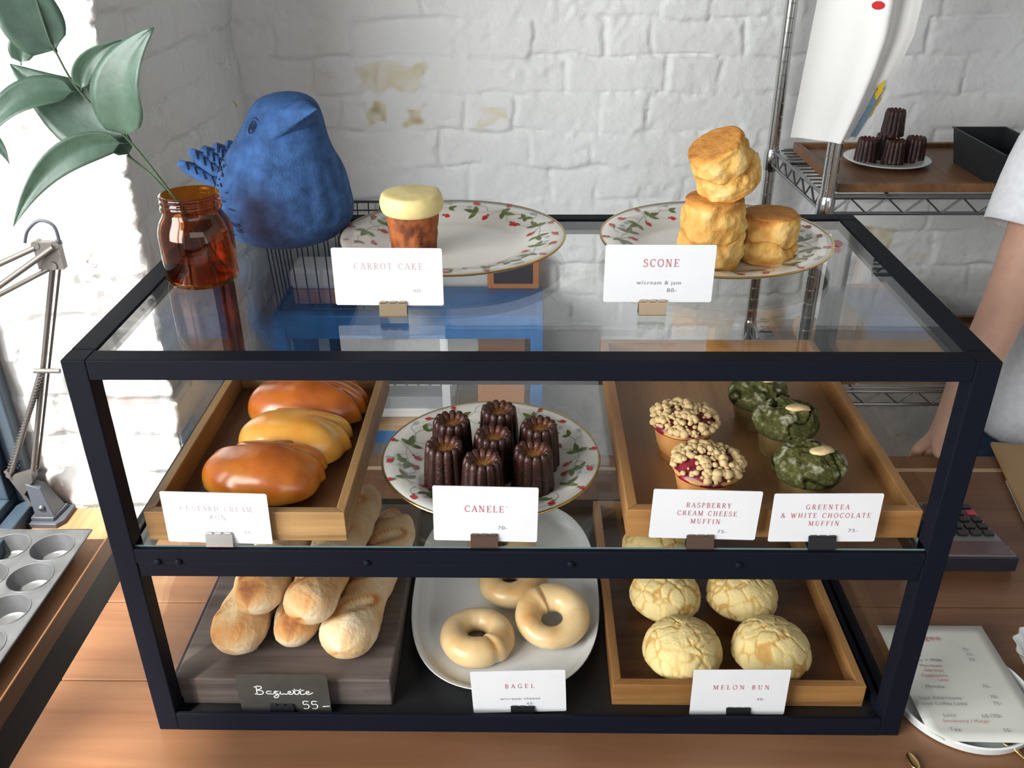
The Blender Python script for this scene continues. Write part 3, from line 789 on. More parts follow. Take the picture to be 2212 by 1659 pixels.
# ================================================================== TRAYS AND BOARD
def tray(name, label, cat, x0, x1, y0, y1, z, h, t, mats, floor_t=.006):
    """box tray with mitred sides; mats = side, cross side, floor"""
    root = thing(name, label, cat, ((x0+x1)/2, (y0+y1)/2, z))
    a, b = (x1-x0)/2, (y1-y0)/2
    for s in (-1, 1):
        p = [(s*a, -b), (s*(a-t), -b+t), (s*(a-t), b-t), (s*a, b)]
        MB().prism(p if s < 0 else p[::-1], 0, h).build('tray_side', mats[0], root, smooth=0, bevel=.0007)
        p = [(-a, s*b), (a, s*b), (a-t, s*(b-t)), (-a+t, s*(b-t))]
        MB().prism(p, 0, h).build('tray_side', mats[1], root, smooth=0, bevel=.0007)
    MB().box(-a+t, a-t, -b+t, b-t, .001, floor_t).build('tray_floor', mats[2], root, smooth=0)
    return root
tray('oak_tray', 'narrow oak tray with dark floor holding glazed custard buns', 'tray', -.3435, -.1630, .0118, .2980, SH, .0315, .0085, (M['oak'], M['oak_x'], M['oak_dark']))
tray('wooden_tray', 'large warm brown tray on the shelf holding the muffins', 'tray', .0900, .3530, .0200, .3740, SH, .0300, .0095, (M['warm'], M['warm_x'], M['warm_floor']))
tray('wooden_tray', 'low wooden tray with dark floor on the case bottom holding melon buns', 'tray', .0880, .3450, .0262, .3450, FL, .0285, .0090, (M['melon_wood'], M['melon_wood_x'], M['melon_floor']))
bd = MB().box(-.1105, .1105, -.1515, .1515, 0, .0360)
tag(bd.build('bread_board', M['slab'], loc=(-.2490, .1745, FL), smooth=0, bevel=.0018), 'thick grey-brown wooden board under the baguettes', 'board')

# ================================================================== PASTRIES
def canele_mesh(name='canele', seed=0):
    g = random.Random(seed); mb = MB(); n = 96; h = .0485
    prof = [(.0212, 0, 0), (.0218, .0015, 1), (.0214, .010, 1), (.0205, .022, 1), (.0196, .034, 1), (.0190, .041, 1), (.0184, .0450, 1), (.0170, .0478, 1.1), (.0148, .0487, 1.0), (.0125, .0478, .7), (.0102, .0450, .45), (.0078, .0425, .2), (.0040, .0412, 0), (.0004, .0410, 0)]
    rings, tone = [], []
    for (r, z, f) in prof:
        row = []
        for k in range(n):
            a = 2*PI*k/n
            fl = abs(math.cos(6*a))**.55
            q = r*(1-.115*f*(1-fl))
            p = (q*math.cos(a), q*math.sin(a), z + (fl-.6)*.0034*(1 if .0440 <= z and .008 < r < .018 else 0))
            d = fbm((p[0]+seed, p[1], p[2]), 130, 3)*.00045
            row.append((p[0]*(1+d/.02), p[1]*(1+d/.02), p[2]+(d*.6 if z > .001 else 0)))
            tone.append({True: 1.10 - r*46, False: .36 - (.12 if z < .04 else 0)}[z > .0405 and r < .0130] + .12*(1-fl)*-1 + (.07 if z > .043 and r > .0130 else 0))
        rings.append(row)
    mb.rings(rings, tone=tone)
    return mb
ctone = None
cm = [canele_mesh(seed=s).build('canele', M['canele'], smooth=60) for s in (1, 4)]
def can_label(o, lab, loc, rz, grp, s=1.0):
    o.location = loc; o.rotation_euler = (0, 0, rz); o.scale = (s, s, s)
    tag(o, lab, 'canelé', grp)
cans = [((-.0762, .1405), 'rear left canelé on the flowered plate, beside the rearmost one'),
        ((-.0295, .1625), 'rearmost canelé at the back of the flowered plate'),
        ((.0115, .1310), 'far right canelé on the flowered plate, behind the front right one'),
        ((-.0335, .1135), 'central canelé surrounded by six others on the plate'),
        ((-.0800, .0935), 'front left canelé with a wide golden centre'),
        ((-.0420, .0690), "front middle canelé right behind the CANELE' card"),
        ((.0055, .0850), 'front right canelé on the flowered plate')]
for i, ((x, y), lab) in enumerate(cans):
    o = cm[i % 2] if i < 2 else cm[i % 2].copy()
    if i >= 2: COL.objects.link(o)
    can_label(o, lab, (x, y, SH+.0044), i*.21, 'canelés on the plate in the case')

# carrot cake: tapered brown cup with a thick cream lid
ck = thing('carrot_cake', 'brown carrot cake cup with thick cream frosting lid', 'cake', (-.1165, .2440, GT+.0044))
def lathe_noise(prof, n, amp, sc_, seed, tonef, squash=(1, 1)):
    rings, tone = [], []
    for (r, z) in prof:
        row = []
        for k in range(n):
            a = 2*PI*k/n; p = Vector((r*math.cos(a), r*math.sin(a), z)); q = p + Vector((seed*3.1, 0, 0))
            d = noise.fractal(q*sc_, 1, 2, 4)*amp
            p = Vector((p.x*(1+d/max(r, .006)), p.y*(1+d/max(r, .006)), z + (d*.5 if z > .0005 else 0)))
            row.append((p.x*squash[0], p.y*squash[1], p.z)); tone.append(tonef(r, z, a, d))
        rings.append(row)
    return rings, tone
def kprof(pts, n=4): return [(p.x, p.y) for p in catmull([(a, b, 0) for a, b in pts], n)]
rg, tn = lathe_noise(kprof([(.0005, 0), (.0215, 0), (.0232, .002), (.0245, .02), (.0268, .043), (.0270, .046), (.0005, .046)], 5), 72, .0011, 130, 2, lambda r, z, a, d: .46 + d*260 + .10*math.sin(a*3+z*90))
MB().rings(rg, tone=tn).build('cake', M['cakebrown'], ck, smooth=180)
rg, tn = lathe_noise(kprof([(.0005, .0435), (.024, .0425), (.0290, .0435), (.0312, .0480), (.0318, .0540), (.0305, .0595), (.0275, .0625), (.015, .0636), (.0005, .0640)], 5), 72, .0010, 60, 5, lambda r, z, a, d: .5)
MB().rings(rg).build('frosting', M['frost'], ck, smooth=180)

# scones: split, lumpy cylinders with a browned flat top
def scone(label, loc, r, h, crack, seed, rot=(0, 0, 0)):
    prof = [(.0005, 0), (r*.86, 0), (r*.98, .004), (r*1.04, h*crack*.5), (r*1.00, h*(crack-.10)), (r*.93, h*(crack-.015)), (r*.90, h*crack), (r*.94, h*(crack+.02)), (r*1.01, h*(crack+.12)), (r*1.0, h*.80), (r*.965, h*.93), (r*.90, h*.985), (r*.7, h*1.0), (.0005, h*1.0)]
    rings, tone = [], []
    for (pr, z) in kprof(prof, 5):
        row = []
        for k in range(96):
            a = 2*PI*k/96
            zz = z + (math.sin(a*2+seed)*.0045 + math.sin(a*5+seed*2)*.0016)*math.exp(-((z-h*crack)/(h*.20))**2)
            q = Vector((pr*math.cos(a), pr*math.sin(a), zz)) + Vector((seed*1.7, seed, 0))
            side = 1 if .004 < z < h*.96 else .25
            d = (noise.fractal(q*38, 1, 2, 4)*.0042 + noise.fractal(q*110, 1, 2, 4)*.0022 - max(0, noise.noise(q*62)-.25)*.006)*side
            row.append((pr*math.cos(a)*(1+d/max(pr, .006)), pr*math.sin(a)*(1+d/max(pr, .006)), zz + d*.4*(z > .001)))
            fz = z/h
            t = .66 + d*60 - .50*max(0, (fz-.86)/.14)*(pr > r*.5) - .36*max(0, (.13-fz)/.13) - .22*math.exp(-((fz-crack)/.05)**2)
            if pr < r*.86 and fz > .9: t = .26 + d*120
            tone.append(t)
        rings.append(row)
    o = MB().rings(rings, tone=tone).build('scone', M['scone'], loc=loc, rot=rot, smooth=180)
    return tag(o, label, 'scone', 'scones piled on the plate')
scone('tall cracked scone standing on the plate, under the tilted one', (.1790, .2080, GT+.0044), .0300, .0690, .44, 3, (0, 0, .4))
scone('shorter scone standing alone at the right of the plate', (.2385, .2250, GT+.0044), .0285, .0480, .42, 8, (0, 0, 1.2))
scone('tilted scone balanced on top of the pile', (.1960, .2130, GT+.0800), .0290, .0520, .47, 14, (.02, -.52, .3))

# custard cream buns: glove shaped, egg washed, notched edges
def bun(label, loc, rx, ry, h, notches, seed, rz, tonebase):
    n, m = 120, 40; rings, tone = [], []
    for i in range(m+1):
        p = PI*(i+.02)/(m+.04)
        ro = math.sin(p)**.82 if p < PI/2 else math.sin(p)**.6
        z = math.cos(p)
        z = h*(.20 + .80*z**.85) if z > 0 else h*.20*(1-abs(z)**1.6)
        row = []
        for k in range(n):
            a = 2*PI*k/n; cut = 0; lip = 0
            for (an, dep, wd) in notches:
                da = (a-an+PI) % (2*PI)-PI
                g = math.exp(-(da/wd)**2)
                cut += dep*1.25*g*ro**1.6
                lip += .55*dep*math.exp(-((abs(da)-wd*2.0)/(wd*1.2))**2)*ro**1.5
            e = (1 - cut + lip*.5)*((abs(math.cos(a))**3+abs(math.sin(a))**3)**(-1/3) if math.cos(a) > 0 else 1)
            x = rx*ro*math.cos(a)*e; y = ry*ro*math.sin(a)*e
            q = Vector((x, y, z))+Vector((seed*.7, seed*1.3, 0))
            d = noise.fractal(q*16, 1, 2, 2)*.0035
            zz = max(0, z*(1 - cut*.75*max(0, (ro-.45))) + (d if z > h*.1 else 0))
            row.append((x+d*.6, y+d*.4, zz))
            tone.append(tonebase + .36*(zz/h) - .30*math.exp(-((zz/h-.12)/.14)**2) - cut*.9 + noise.fractal(q*45, 1, 2, 3)*.10)
        rings.append(row)
    o = MB().rings(rings, tone=tone).build('custard_bun', M['custard'], loc=loc, rot=(0, 0, rz), smooth=180)
    return tag(o, label, 'bun', 'glazed custard buns on the oak tray')
TZ = SH+.0062
bun('front glazed custard bun, deep orange-brown, nearest the price card', (-.2580, .0860, TZ), .0585, .0400, .045, [(2.45, .26, .12), (.95, .36, .10), (.48, .20, .09)], 2, -.10, .40)
bun('middle glazed custard bun, palest and yellowest of the three', (-.2420, .1480, TZ), .0560, .0400, .047, [(.30, .40, .12), (.95, .12, .10), (2.3, .18, .12)], 7, -.05, .02)
bun('rearmost glazed custard bun, reddish brown, half behind the top rail', (-.2440, .2240, TZ), .0640, .0410, .047, [(.55, .34, .11), (-.25, .26, .10), (1.3, .14, .1)], 11, .0, .50)

# muffins
def muffin_base(mb, r0, r1, h, seed):
    rg, tn = lathe_noise(kprof([(.0005, 0), (r0*.95, 0), (r0, .002), ((r0+r1)/2, h*.5), (r1*.985, h*.93), (r1*1.06, h), (r1*.95, h+.004), (.0005, h+.006)], 4), 64, .0010, 70, seed, lambda r, z, a, d: .55+d*120-.25*(z < .006)+.2*(z > h*.85))
    mb.rings(rg, tone=tn)
def raspberry_muffin(label, loc, seed, rz):
    root = thing('raspberry_muffin', label, 'muffin', loc, (0, 0, rz), 'raspberry crumble muffins')
    b = MB(); muffin_base(b, .0235, .0305, .034, seed); b.build('muffin_base', M['muffin'], root, smooth=180)
    j = MB()
    rg, tn = lathe_noise([(.0320*math.cos(t)+.0005, .033+.0155*math.sin(t)) for t in [k*PI/2/9 for k in range(10)]], 48, .0016, 90, seed+2, lambda *a: .5)
    j.rings(rg, cap0=True, cap1=True); j.build('jam_layer', M['jam'], root, smooth=180)
    g = random.Random(seed); c = MB()
    for k in range(330):
        t = math.sqrt(g.random()); a = g.uniform(0, 2*PI)
        if g.random() < .32: t = g.uniform(.78, 1.0)
        # leave a bare jam patch
        if abs((a-3.6+PI) % (2*PI)-PI) < .45 and .5 < t < .95 and g.random() < .85: continue
        r = .0335*t; z = .0335 + .0160*math.sqrt(max(0, 1-t*t*.92)) + .0012
        s = g.choice([.0014, .0018, .0022, .0026, .0034, .0042])*g.uniform(.8, 1.15)
        if k < 12: s = g.uniform(.0042, .0056)
        i0 = len(c.v)
        c.sphere((0, 0, 0), s, 8, 5, sx=g.uniform(.85, 1.25), sy=g.uniform(.85, 1.25), sz=g.uniform(.75, 1.0))
        for q in range(i0, len(c.v)):
            p = Vector(c.v[q]); d = noise.noise(p*520+Vector((k, 0, 0)))*.18
            c.v[q] = tuple(p*(1+d)+Vector((r*math.cos(a), r*math.sin(a), z)))
    tag(c.build('crumble_topping', M['crumbs'], root, smooth=180, fix=False), kind='stuff')
    return root
WZ = SH+.0062
raspberry_muffin('front raspberry muffin with crumble topping, right behind its price card', (.1690, .0730, WZ), 5, .2)
raspberry_muffin('rear raspberry muffin with crumble topping, second from its price card', (.1600, .1540, WZ), 9, 2.2)

def tea_muffin(label, loc, seed, rz, sc_=1.0):
    root = thing('green_tea_muffin', label, 'muffin', loc, (0, 0, rz), 'green tea muffins')
    b = MB(); muffin_base(b, .0225*sc_, .0285*sc_, .033, seed); b.build('muffin_base', M['greenside'], root, smooth=180)
    rings, tone = [], []
    g = random.Random(seed); off = Vector((seed*2.3, seed, 0))
    for i in range(34):
        t = PI*.62*(1-i/33.0)
        row = []
        for k in range(120):
            a = 2*PI*k/120
            p = Vector((.0335*sc_*math.sin(t)*math.cos(a), .0335*sc_*math.sin(t)*math.sin(a), .0335+.0195*math.cos(t)+.001))
            q = p*1.0+off
            c = abs(noise.noise(q*30)); cr = max(0, 1-c/.050)                      # crack network
            d = noise.fractal(q*60, 1, 2, 5)*.0040 + noise.fractal(q*260, 1, 2, 2)*.0010 - cr*.0040*(1 if t < 1.45 else .2)
            p = p + p.normalized()*d if t < 1.5 else p
            row.append(tuple(p)); tone.append(.54 - cr*.6 + max(0, noise.fractal(q*90, 1, 2, 3)-.1)*.75*(t < 1.3) + d*30)
        rings.append(row)
    MB().rings(rings, tone=tone).build('muffin_top', M['green'], root, smooth=180)
    am = MB(); i0 = 0
    am.sphere((0, 0, 0), .0125, 20, 8, sx=1.15, sy=.80, sz=.26)
    for q in range(len(am.v)):
        p = Vector(am.v[q]); am.v[q] = tuple(p + Vector((0, 0, noise.noise(p*160)*.0012 - (p.x**2+p.y**2)*9)))
    am.build('almond_slice', M['almond'], root, loc=(-.009, .005, .0540), rot=(.25, -.22, .5), smooth=180)
    return root
tea_muffin('front green tea muffin with almond slice, right behind its price card', (.2640, .0770, WZ), 3, PI+.2)
tea_muffin('middle green tea muffin with almond slice', (.2640, .1590, WZ), 6, PI-.1)
tea_muffin('rearmost green tea muffin, partly behind the top rail', (.2485, .2160, WZ), 11, PI+.6, .95)

# baguettes
def baguette(label, a, b, r, seed, roll):
    """a = front tip, b = rear tip (axis points)"""
    a, b = Vector(a), Vector(b); L = (b-a).length; n, m = 64, 70
    rings, tone = [], []
    for i in range(m+1):
        s = i/m
        e = min(1, (s*L/.034)); e2 = min(1, ((1-s)*L/.034))
        w = (1-(1-e)**2.4)**.5*(1-(1-e2)**2.4)**.5
        row = []
        for k in range(n):
            t = 2*PI*k/n
            score = 0
            for c in (.20, .45, .70, .92):
                u = (s-c)*L/.034 + (((t-roll+PI) % (2*PI))-PI)*.75
                v = ((t-roll+PI) % (2*PI))-PI
                score += math.exp(-(u/.30)**2)*math.exp(-(v/.62)**2)
            q = Vector((r*math.cos(t), s*L, r*math.sin(t)))+Vector((seed*1.9, 0, seed))
            d = noise.fractal(q*26, 1, 2, 3)*.0026 + noise.fractal(q*120, 1, 2, 3)*.0009
            rr = r*max(w, .02)*(1+.05*math.sin(s*9+seed)) + d*w - score*.0062 + .0016*w*math.exp(-((score-.35)/.2)**2)
            flat = .90 if math.sin(t) < -.3 else 1
            row.append((rr*math.cos(t)*1.04, s*L, rr*math.sin(t)*flat))
            tone.append(.26 + noise.fractal(q*22, 1, 2, 3)*.40 - score*.10 + .50*math.exp(-((score-.30)/.13)**2) + .50*max(0, 1-s*L/.034)*max(0, min(1, .35+rr*math.sin(t)/r+.6*noise.noise(q*30))) + .10*max(0, math.sin(t)))
        rings.append(row)
    o = MB().rings(rings, tone=tone).build('baguette', M['baguette'], loc=a, smooth=180)
    d = (b-a).normalized()
    o.rotation_euler = d.to_track_quat('Y', 'Z').to_euler()
    return tag(o, label, 'baguette', 'baguettes stacked on the board')
BZ = FL+.036
baguette('bottom left baguette on the board with a browned pointed tip', (-.3060, .0420, BZ+.0225), (-.2790, .2900, BZ+.0235), .0262, 1, 1.75)
baguette('bottom middle baguette, its tip peeping out between two others', (-.2480, .0520, BZ+.0220), (-.2230, .2800, BZ+.0220), .0238, 4, 1.5)
baguette('bottom right baguette on the board with a long open score', (-.1900, .0370, BZ+.0240), (-.1600, .2650, BZ+.0235), .0268, 7, 1.30)
baguette('upper left baguette lying across the lower ones, floury and pale', (-.2840, .0560, BZ+.0640), (-.2560, .2750, BZ+.0640), .0262, 11, 1.55)
baguette('upper middle baguette on top of the pile with brown tip', (-.2260, .0440, BZ+.0640), (-.1960, .2650, BZ+.0640), .0270, 15, 1.72)

# bagels
def bagel(label, loc, Rm, r, seed, rot, seam):
    n, m = 72, 32; rings, tone = [], []
    for i in range(n):
        a = 2*PI*i/n
        da = (a-seam+PI) % (2*PI)-PI
        k = 1 + .13*math.cos(a-seam+.6) - .10*math.exp(-(da/.10)**2) + .10*math.exp(-((da-.22)/.16)**2)
        row = []
        for j in range(m):
            t = 2*PI*j/m
            q = Vector((math.cos(a)*Rm, math.sin(a)*Rm, t*.01)) + Vector((seed, seed*2.0, 0))
            d = noise.fractal(q*30, 1, 2, 3)*.0012
            rr = r*k + d
            x = Rm + rr*math.cos(t); z = rr*math.sin(t)*.95
            z = max(z, -r*.80)
            row.append((x*math.cos(a), x*math.sin(a), z + r*.80))
            tone.append(.24 + .30*max(0, math.sin(t))*(.5+1.3*noise.noise(q*18)) + noise.fractal(q*60, 1, 2, 3)*.22 + .35*math.exp(-(da/.05)**2)*max(0, math.sin(t)))
        rings.append(row)
    rings.append(rings[0])
    o = MB().rings(rings, cap0=False, cap1=False, tone=tone).build('bagel', M['bagel'], loc=loc, rot=rot, smooth=180)
    return tag(o, label, 'bagel', 'bagels on the white platter')
PZ = FL+.0054
bagel('front left bagel lying flat with a seam at its lower right', (-.0545, .1060, PZ), .0262, .0150, 3, (0, 0, 0), -.95)
bagel('right bagel leaning on the one behind, glossy with a large hole', (.0290, .1300, PZ+.0085), .0268, .0150, 6, (.24, -.04, 0), 2.0)
bagel('rear bagel, mostly hidden behind the rail', (-.0180, .1960, PZ), .0250, .0160, 9, (0, 0, 0), .4)
bagel('rearmost bagel at the back of the white platter', (-.0330, .2640, PZ), .0265, .0165, 12, (0, 0, 0), 1.4)

# melon buns: domes with a crackled cookie crust
def melon(label, loc, r, h, seed):
    rings, tone = [], []; off = Vector((seed*1.37, seed*.6, seed*.2))
    for i in range(57):
        p = PI*(i+.02)/(56.04); z = math.cos(p)
        ro = math.sin(p)**.9 if z > 0 else math.sin(p)**.55
        zz = h*(.30+.70*z**.95) if z > 0 else h*.30*(1-abs(z)**2)
        row = []
        for k in range(150):
            a = 2*PI*k/150
            P = Vector((r*ro*math.cos(a), r*ro*math.sin(a), zz))
            q = P + off
            wob = Vector((noise.noise(q*70), noise.noise(q*70+Vector((5, 0, 0))), noise.noise(q*70+Vector((0, 7, 0)))))*.0042
            dd, _ = noise.voronoi((q+wob)*58)
            e = dd[1]-dd[0]
            cr = max(0, 1-e/.15)*(zz > h*.12)*(.35+.65*max(0, min(1, .6+noise.noise(q*40)*1.6)))
            nrm = Vector((P.x, P.y, (P.z-h*.25)*1.2)).normalized()
            d = -cr*.0016 + noise.fractal(q*50, 1, 2, 3)*.0012
            P = P + nrm*d; P.z = max(P.z, 0)
            row.append(tuple(P)); tone.append(.72 - cr*.55 - .25*(zz < h*.1) + noise.fractal(q*30, 1, 2, 2)*.12)
        rings.append(row)
    o = MB().rings(rings, tone=tone).build('melon_bun', M['melon'], loc=loc, smooth=180)
    return tag(o, label, 'bun', 'crackled melon buns')
MZ = FL+.0062
melon('front left melon bun with a deep crack, beside its price card', (.1665, .0795, MZ), .0425, .050, 3)
melon('front right melon bun, evenly crackled', (.2610, .0800, MZ), .0420, .050, 7)
melon('second-row left melon bun with a brown crack, behind the front left one', (.1600, .1660, MZ), .0410, .049, 12)
melon('second-row right melon bun, behind the front right one', (.2480, .1670, MZ), .0410, .049, 16)
melon('rearmost melon bun at the back left of the low tray', (.1590, .2530, MZ), .0410, .049, 21)

# ================================================================== ON TOP OF THE CASE
# amber jar
JX, JY = -.3155, .1800
jar = thing('amber_jar', 'small brown amber glass jar holding green leafy branches', 'jar', (JX, JY, GT))
op = [(.0005, 0), (.0300, 0), (.0330, .0018), (.0345, .0060), (.0345, .0450), (.0338, .0525), (.0310, .0600), (.0275, .0655), (.0262, .0690), (.0262, .0705), (.0282, .0712), (.0284, .0735), (.0266, .0745), (.0264, .0765), (.0278, .0775), (.0278, .0790), (.0264, .0800), (.0264, .0815), (.0276, .0825), (.0276, .0845), (.0266, .0855)]
ip = [(.0246, .0855), (.0244, .0690), (.0258, .0640), (.0295, .0580), (.0318, .0515), (.0324, .0450), (.0324, .0070), (.0305, .0045), (.0005, .0040)]
jb = MB().lathe(op + ip, 64)
jb.build('jar_body', M['amber'], jar, smooth=60)
MB().lathe([(.0005, .0044), (.0303, .0047), (.0322, .0072), (.0322, .0270), (.0312, .0262), (.0005, .0262)], 48).build('water', M['water'], jar, smooth=60)

def leaf_blade(mb, base, mid, tip, width, fold=.25, roll=0.0, wave=.0, w2=.42):
    """curved pointed leaf along a base-mid-tip arc"""
    base, mid, tip = Vector(base), Vector(mid), Vector(tip)
    n = 18; m = 8; rows = []
    view = Vector((0, -1, .25)).normalized()
    for i in range(n+1):
        t = i/n
        p = base*(1-t)**2 + mid*2*t*(1-t) + tip*t*t
        d = ((mid-base)*(1-t) + (tip-mid)*t).normalized()
        side = d.cross(view).normalized()
        side = (Matrix.Rotation(roll, 4, d) @ side)
        up = side.cross(d).normalized()
        hw = width*.5*(math.sin(PI*min(1, t**(.75 if w2 < .5 else 1.1)))**.85)*(1-.25*t) + .0002
        if t < .06: hw = .0006
        row = []
        for j in range(m+1):
            u = (j/m-.5)*2
            row.append(p + side*(u*hw) + up*(abs(u)**1.6*hw*fold + math.sin(t*9+u*2)*wave*abs(u) - .0006*math.exp(-(u/.12)**2)))
        rows.append(row)
    return mb.rings(rows, closed=False, cap0=False, cap1=False)

def pt(x, z, y): return (x-JX, y-JY, z-GT)
br = thing('leafy_branch', 'tall branch with large leaves leaning out of the amber jar', 'branch', (JX, JY, GT))
st = [(-.3000, .1760, .428), (-.3240, .1800, .490), (-.3330, .1830, .5050), (-.3654, .1900, .5523), (-.4023, .1930, .5956), (-.4165, .1950, .6280), (-.4230, .196, .655), (-.4260, .198, .690)]
MB().tube([(p.x-JX, p.y-JY, p.z-GT) for p in catmull(st, 5)], [.0016-.0009*k/35 for k in range(36)], 8).build('stem', M['stem'], br)
LV = [  # base, mid, tip, width, fold, roll
 ((-.3654, .5525, .190), (-.3790, .6080, .180), (-.3172, .6520, .172), .0560, .10, -.15),
 ((-.4010, .5965, .193), (-.3980, .6250, .190), (-.3560, .6390, .196), .0200, .22, .35),
 ((-.3670, .5545, .192), (-.4150, .5700, .200), (-.4660, .6180, .205), .0680, .08, .10),
 ((-.4030, .5950, .192), (-.4560, .6120, .176), (-.4950, .5480, .165), .0300, .25, .15),
 ((-.4160, .6270, .195), (-.4380, .6600, .192), (-.4540, .7400, .190), .0560, .10, .35),
 ((-.4165, .6290, .196), (-.4200, .6600, .200), (-.4290, .7050, .205), .0120, .4, .9),
 ((-.4560, .6165, .205), (-.4540, .6440, .205), (-.4270, .6370, .205), .0240, .15, .3),
 ((-.3665, .5505, .188), (-.4280, .5620, .172), (-.4775, .4805, .160), .0300, .25, -.20),
 ((-.4950, .5720, .18), (-.4800, .5600, .18), (-.4766, .5340, .18), .0150, .3, .2)]
for (b, m_, t_, w, f, ro) in LV:
    leaf_blade(MB(), pt(*b), pt(*m_), pt(*t_), w, f, ro, .0006).build('leaf', M['leaf'], br, smooth=180, fix=False, solid=.0004)
br2 = thing('leafy_branch', 'thin second stem in the amber jar with one drooping leaf', 'branch', (JX, JY, GT))
st = [(-.2960, .1840, .434), (-.3270, .1860, .493), (-.3380, .1900, .5030), (-.3560, .1980, .5200), (-.3767, .2050, .5355)]
MB().tube([(p.x-JX, p.y-JY, p.z-GT) for p in catmull(st, 5)], .0011, 8).build('stem', M['stem'], br2)
leaf_blade(MB(), pt(-.3740, .5340, .205), pt(-.3900, .5600, .212), pt(-.4200, .5580, .215), .0260, .2, .3).build('leaf', M['leaf'], br2, smooth=180, fix=False, solid=.0004)

# blue clay bird
bird = thing('bird_figurine', 'plump blue clay bird figurine standing behind the amber jar', 'bird figurine', (-.2600, .3000, GT))
BP = [  # z, xc, yc, rx, ry
 (.0003, -.2600, .300, .036, .032), (.0012, -.2600, .300, .045, .040), (.0080, -.2600, .300, .0585, .052), (.0180, -.2597, .300, .0675, .060), (.0290, -.2595, .299, .0718, .064),
 (.0420, -.2596, .298, .0728, .064), (.0560, -.2590, .296, .0705, .061), (.0710, -.2575, .294, .0665, .056), (.0850, -.2560, .292, .0610, .050), (.0960, -.2548, .290, .0552, .045),
 (.1080, -.2520, .288, .0488, .041), (.1200, -.2485, .286, .0430, .038), (.1320, -.2455, .285, .0385, .035), (.1430, -.2438, .285, .0335, .031), (.1500, -.2425, .285, .0265, .0245), (.1545, -.2415, .285, .0160, .0150), (.1562, -.2412, .285, .0050, .0048), (.1564, -.2412, .285, .0006, .0006)]
BQ = catmull([Vector(p[:3]) for p in BP], 3); BR = catmull([Vector((p[3], p[4], 0)) for p in BP], 3)
rings = []
def bird_pt(i, a):
    z, xc, yc = BQ[i]; rx, ry = BR[i].x, BR[i].y
    x, y = rx*math.cos(a), ry*math.sin(a)
    # keel down the middle of the breast
    da = (a+PI/2+.10+PI) % (2*PI)-PI
    kz = math.exp(-((z-.095)/.050)**2)
    kk = 1 + .085*kz*math.exp(-abs(da)/.22)
    # shallow finger grooves low on the right flank
    for ga, gz in ((-.95, .062), (-.62, .058)):
        g = (a-ga+PI) % (2*PI)-PI
        kk -= .035*math.exp(-(g/.07)**2)*math.exp(-((z-gz)/.030)**2)
    q = Vector((x, y, z))
    kk += noise.fractal(q*32, 1, 2, 3)*.010
    return (xc+.2600+x*kk, yc-.3000+y*kk, z)
for i in range(len(BQ)):
    rings.append([bird_pt(i, 2*PI*k/96) for k in range(96)])
MB().rings(rings).build('body', M['blue'], bird, smooth=180)
# raised beak: broad roof-like wedge that overhangs the throat, pointing up to the right
bk = MB()
tip = Vector((.0590, -.0600, .1490))
base = [Vector(p) for p in ((.0100, -.0560, .1190), (-.0100, -.0400, .1380), (-.0040, -.0160, .1500), (.0200, .0000, .1515), (.0400, .0040, .1400), (.0500, -.0040, .1200), (.0360, -.0260, .1140))]
loop_ = catmull(base + [base[0]], 4)[:-1]
cen = sum(base, Vector())/len(base)
rows = [[cen + (p-cen)*.55 + Vector((-.008, .008, -.004)) for p in loop_]]
for i in range(15):
    t = i/14; row = []
    for k, p in enumerate(loop_):
        q = p.lerp(tip, t**.95)
        n = (p-cen).normalized()
        top_ = max(0, n.z)
        q = q + Vector((.10, -.25, 1.0))*(.0030*math.sin(PI*t**.8)*top_)
        if t > .93: q = q.lerp(tip, (t-.93)/.14)
        row.append(q)
    rows.append(row)
bk.rings(rows); bk.build('beak', M['blue'], bird, smooth=180)
# incised eye: ring, dot and lash marks sunk in the left side of the head
def bird_surface(a, z):
    i = min(range(len(BQ)), key=lambda q: abs(BQ[q].x-z))
    return Vector(bird_pt(i, a))
ey = MB(); a0, z0 = -2.22, .1285
def on_bird(da, dz, lift=.0006):
    z = z0+dz
    i = max(q for q in range(len(BQ)-1) if BQ[q].x <= z)
    t = (z-BQ[i].x)/(BQ[i+1].x-BQ[i].x)
    q = Vector(bird_pt(i, a0+da)).lerp(Vector(bird_pt(i+1, a0+da)), t)
    return q + Vector((q.x, q.y, 0)).normalized()*lift
for rr, w in ((.0048, .0008),):
    ey.tube([on_bird(rr*math.cos(t)/.045, rr*1.15*math.sin(t)) for t in [2*PI*k/20 for k in range(21)]], w, 6)
ey.tube([on_bird(.0020*math.cos(t)/.045, .0024*math.sin(t)) for t in [2*PI*k/12 for k in range(13)]], .0008, 6)
ey.tube([on_bird(-.0040/.045, .0080), on_bird(.001/.045, .0088), on_bird(.0055/.045, .0070)], .0006, 6)
ey.build('eye', M['blue_dark'], bird)
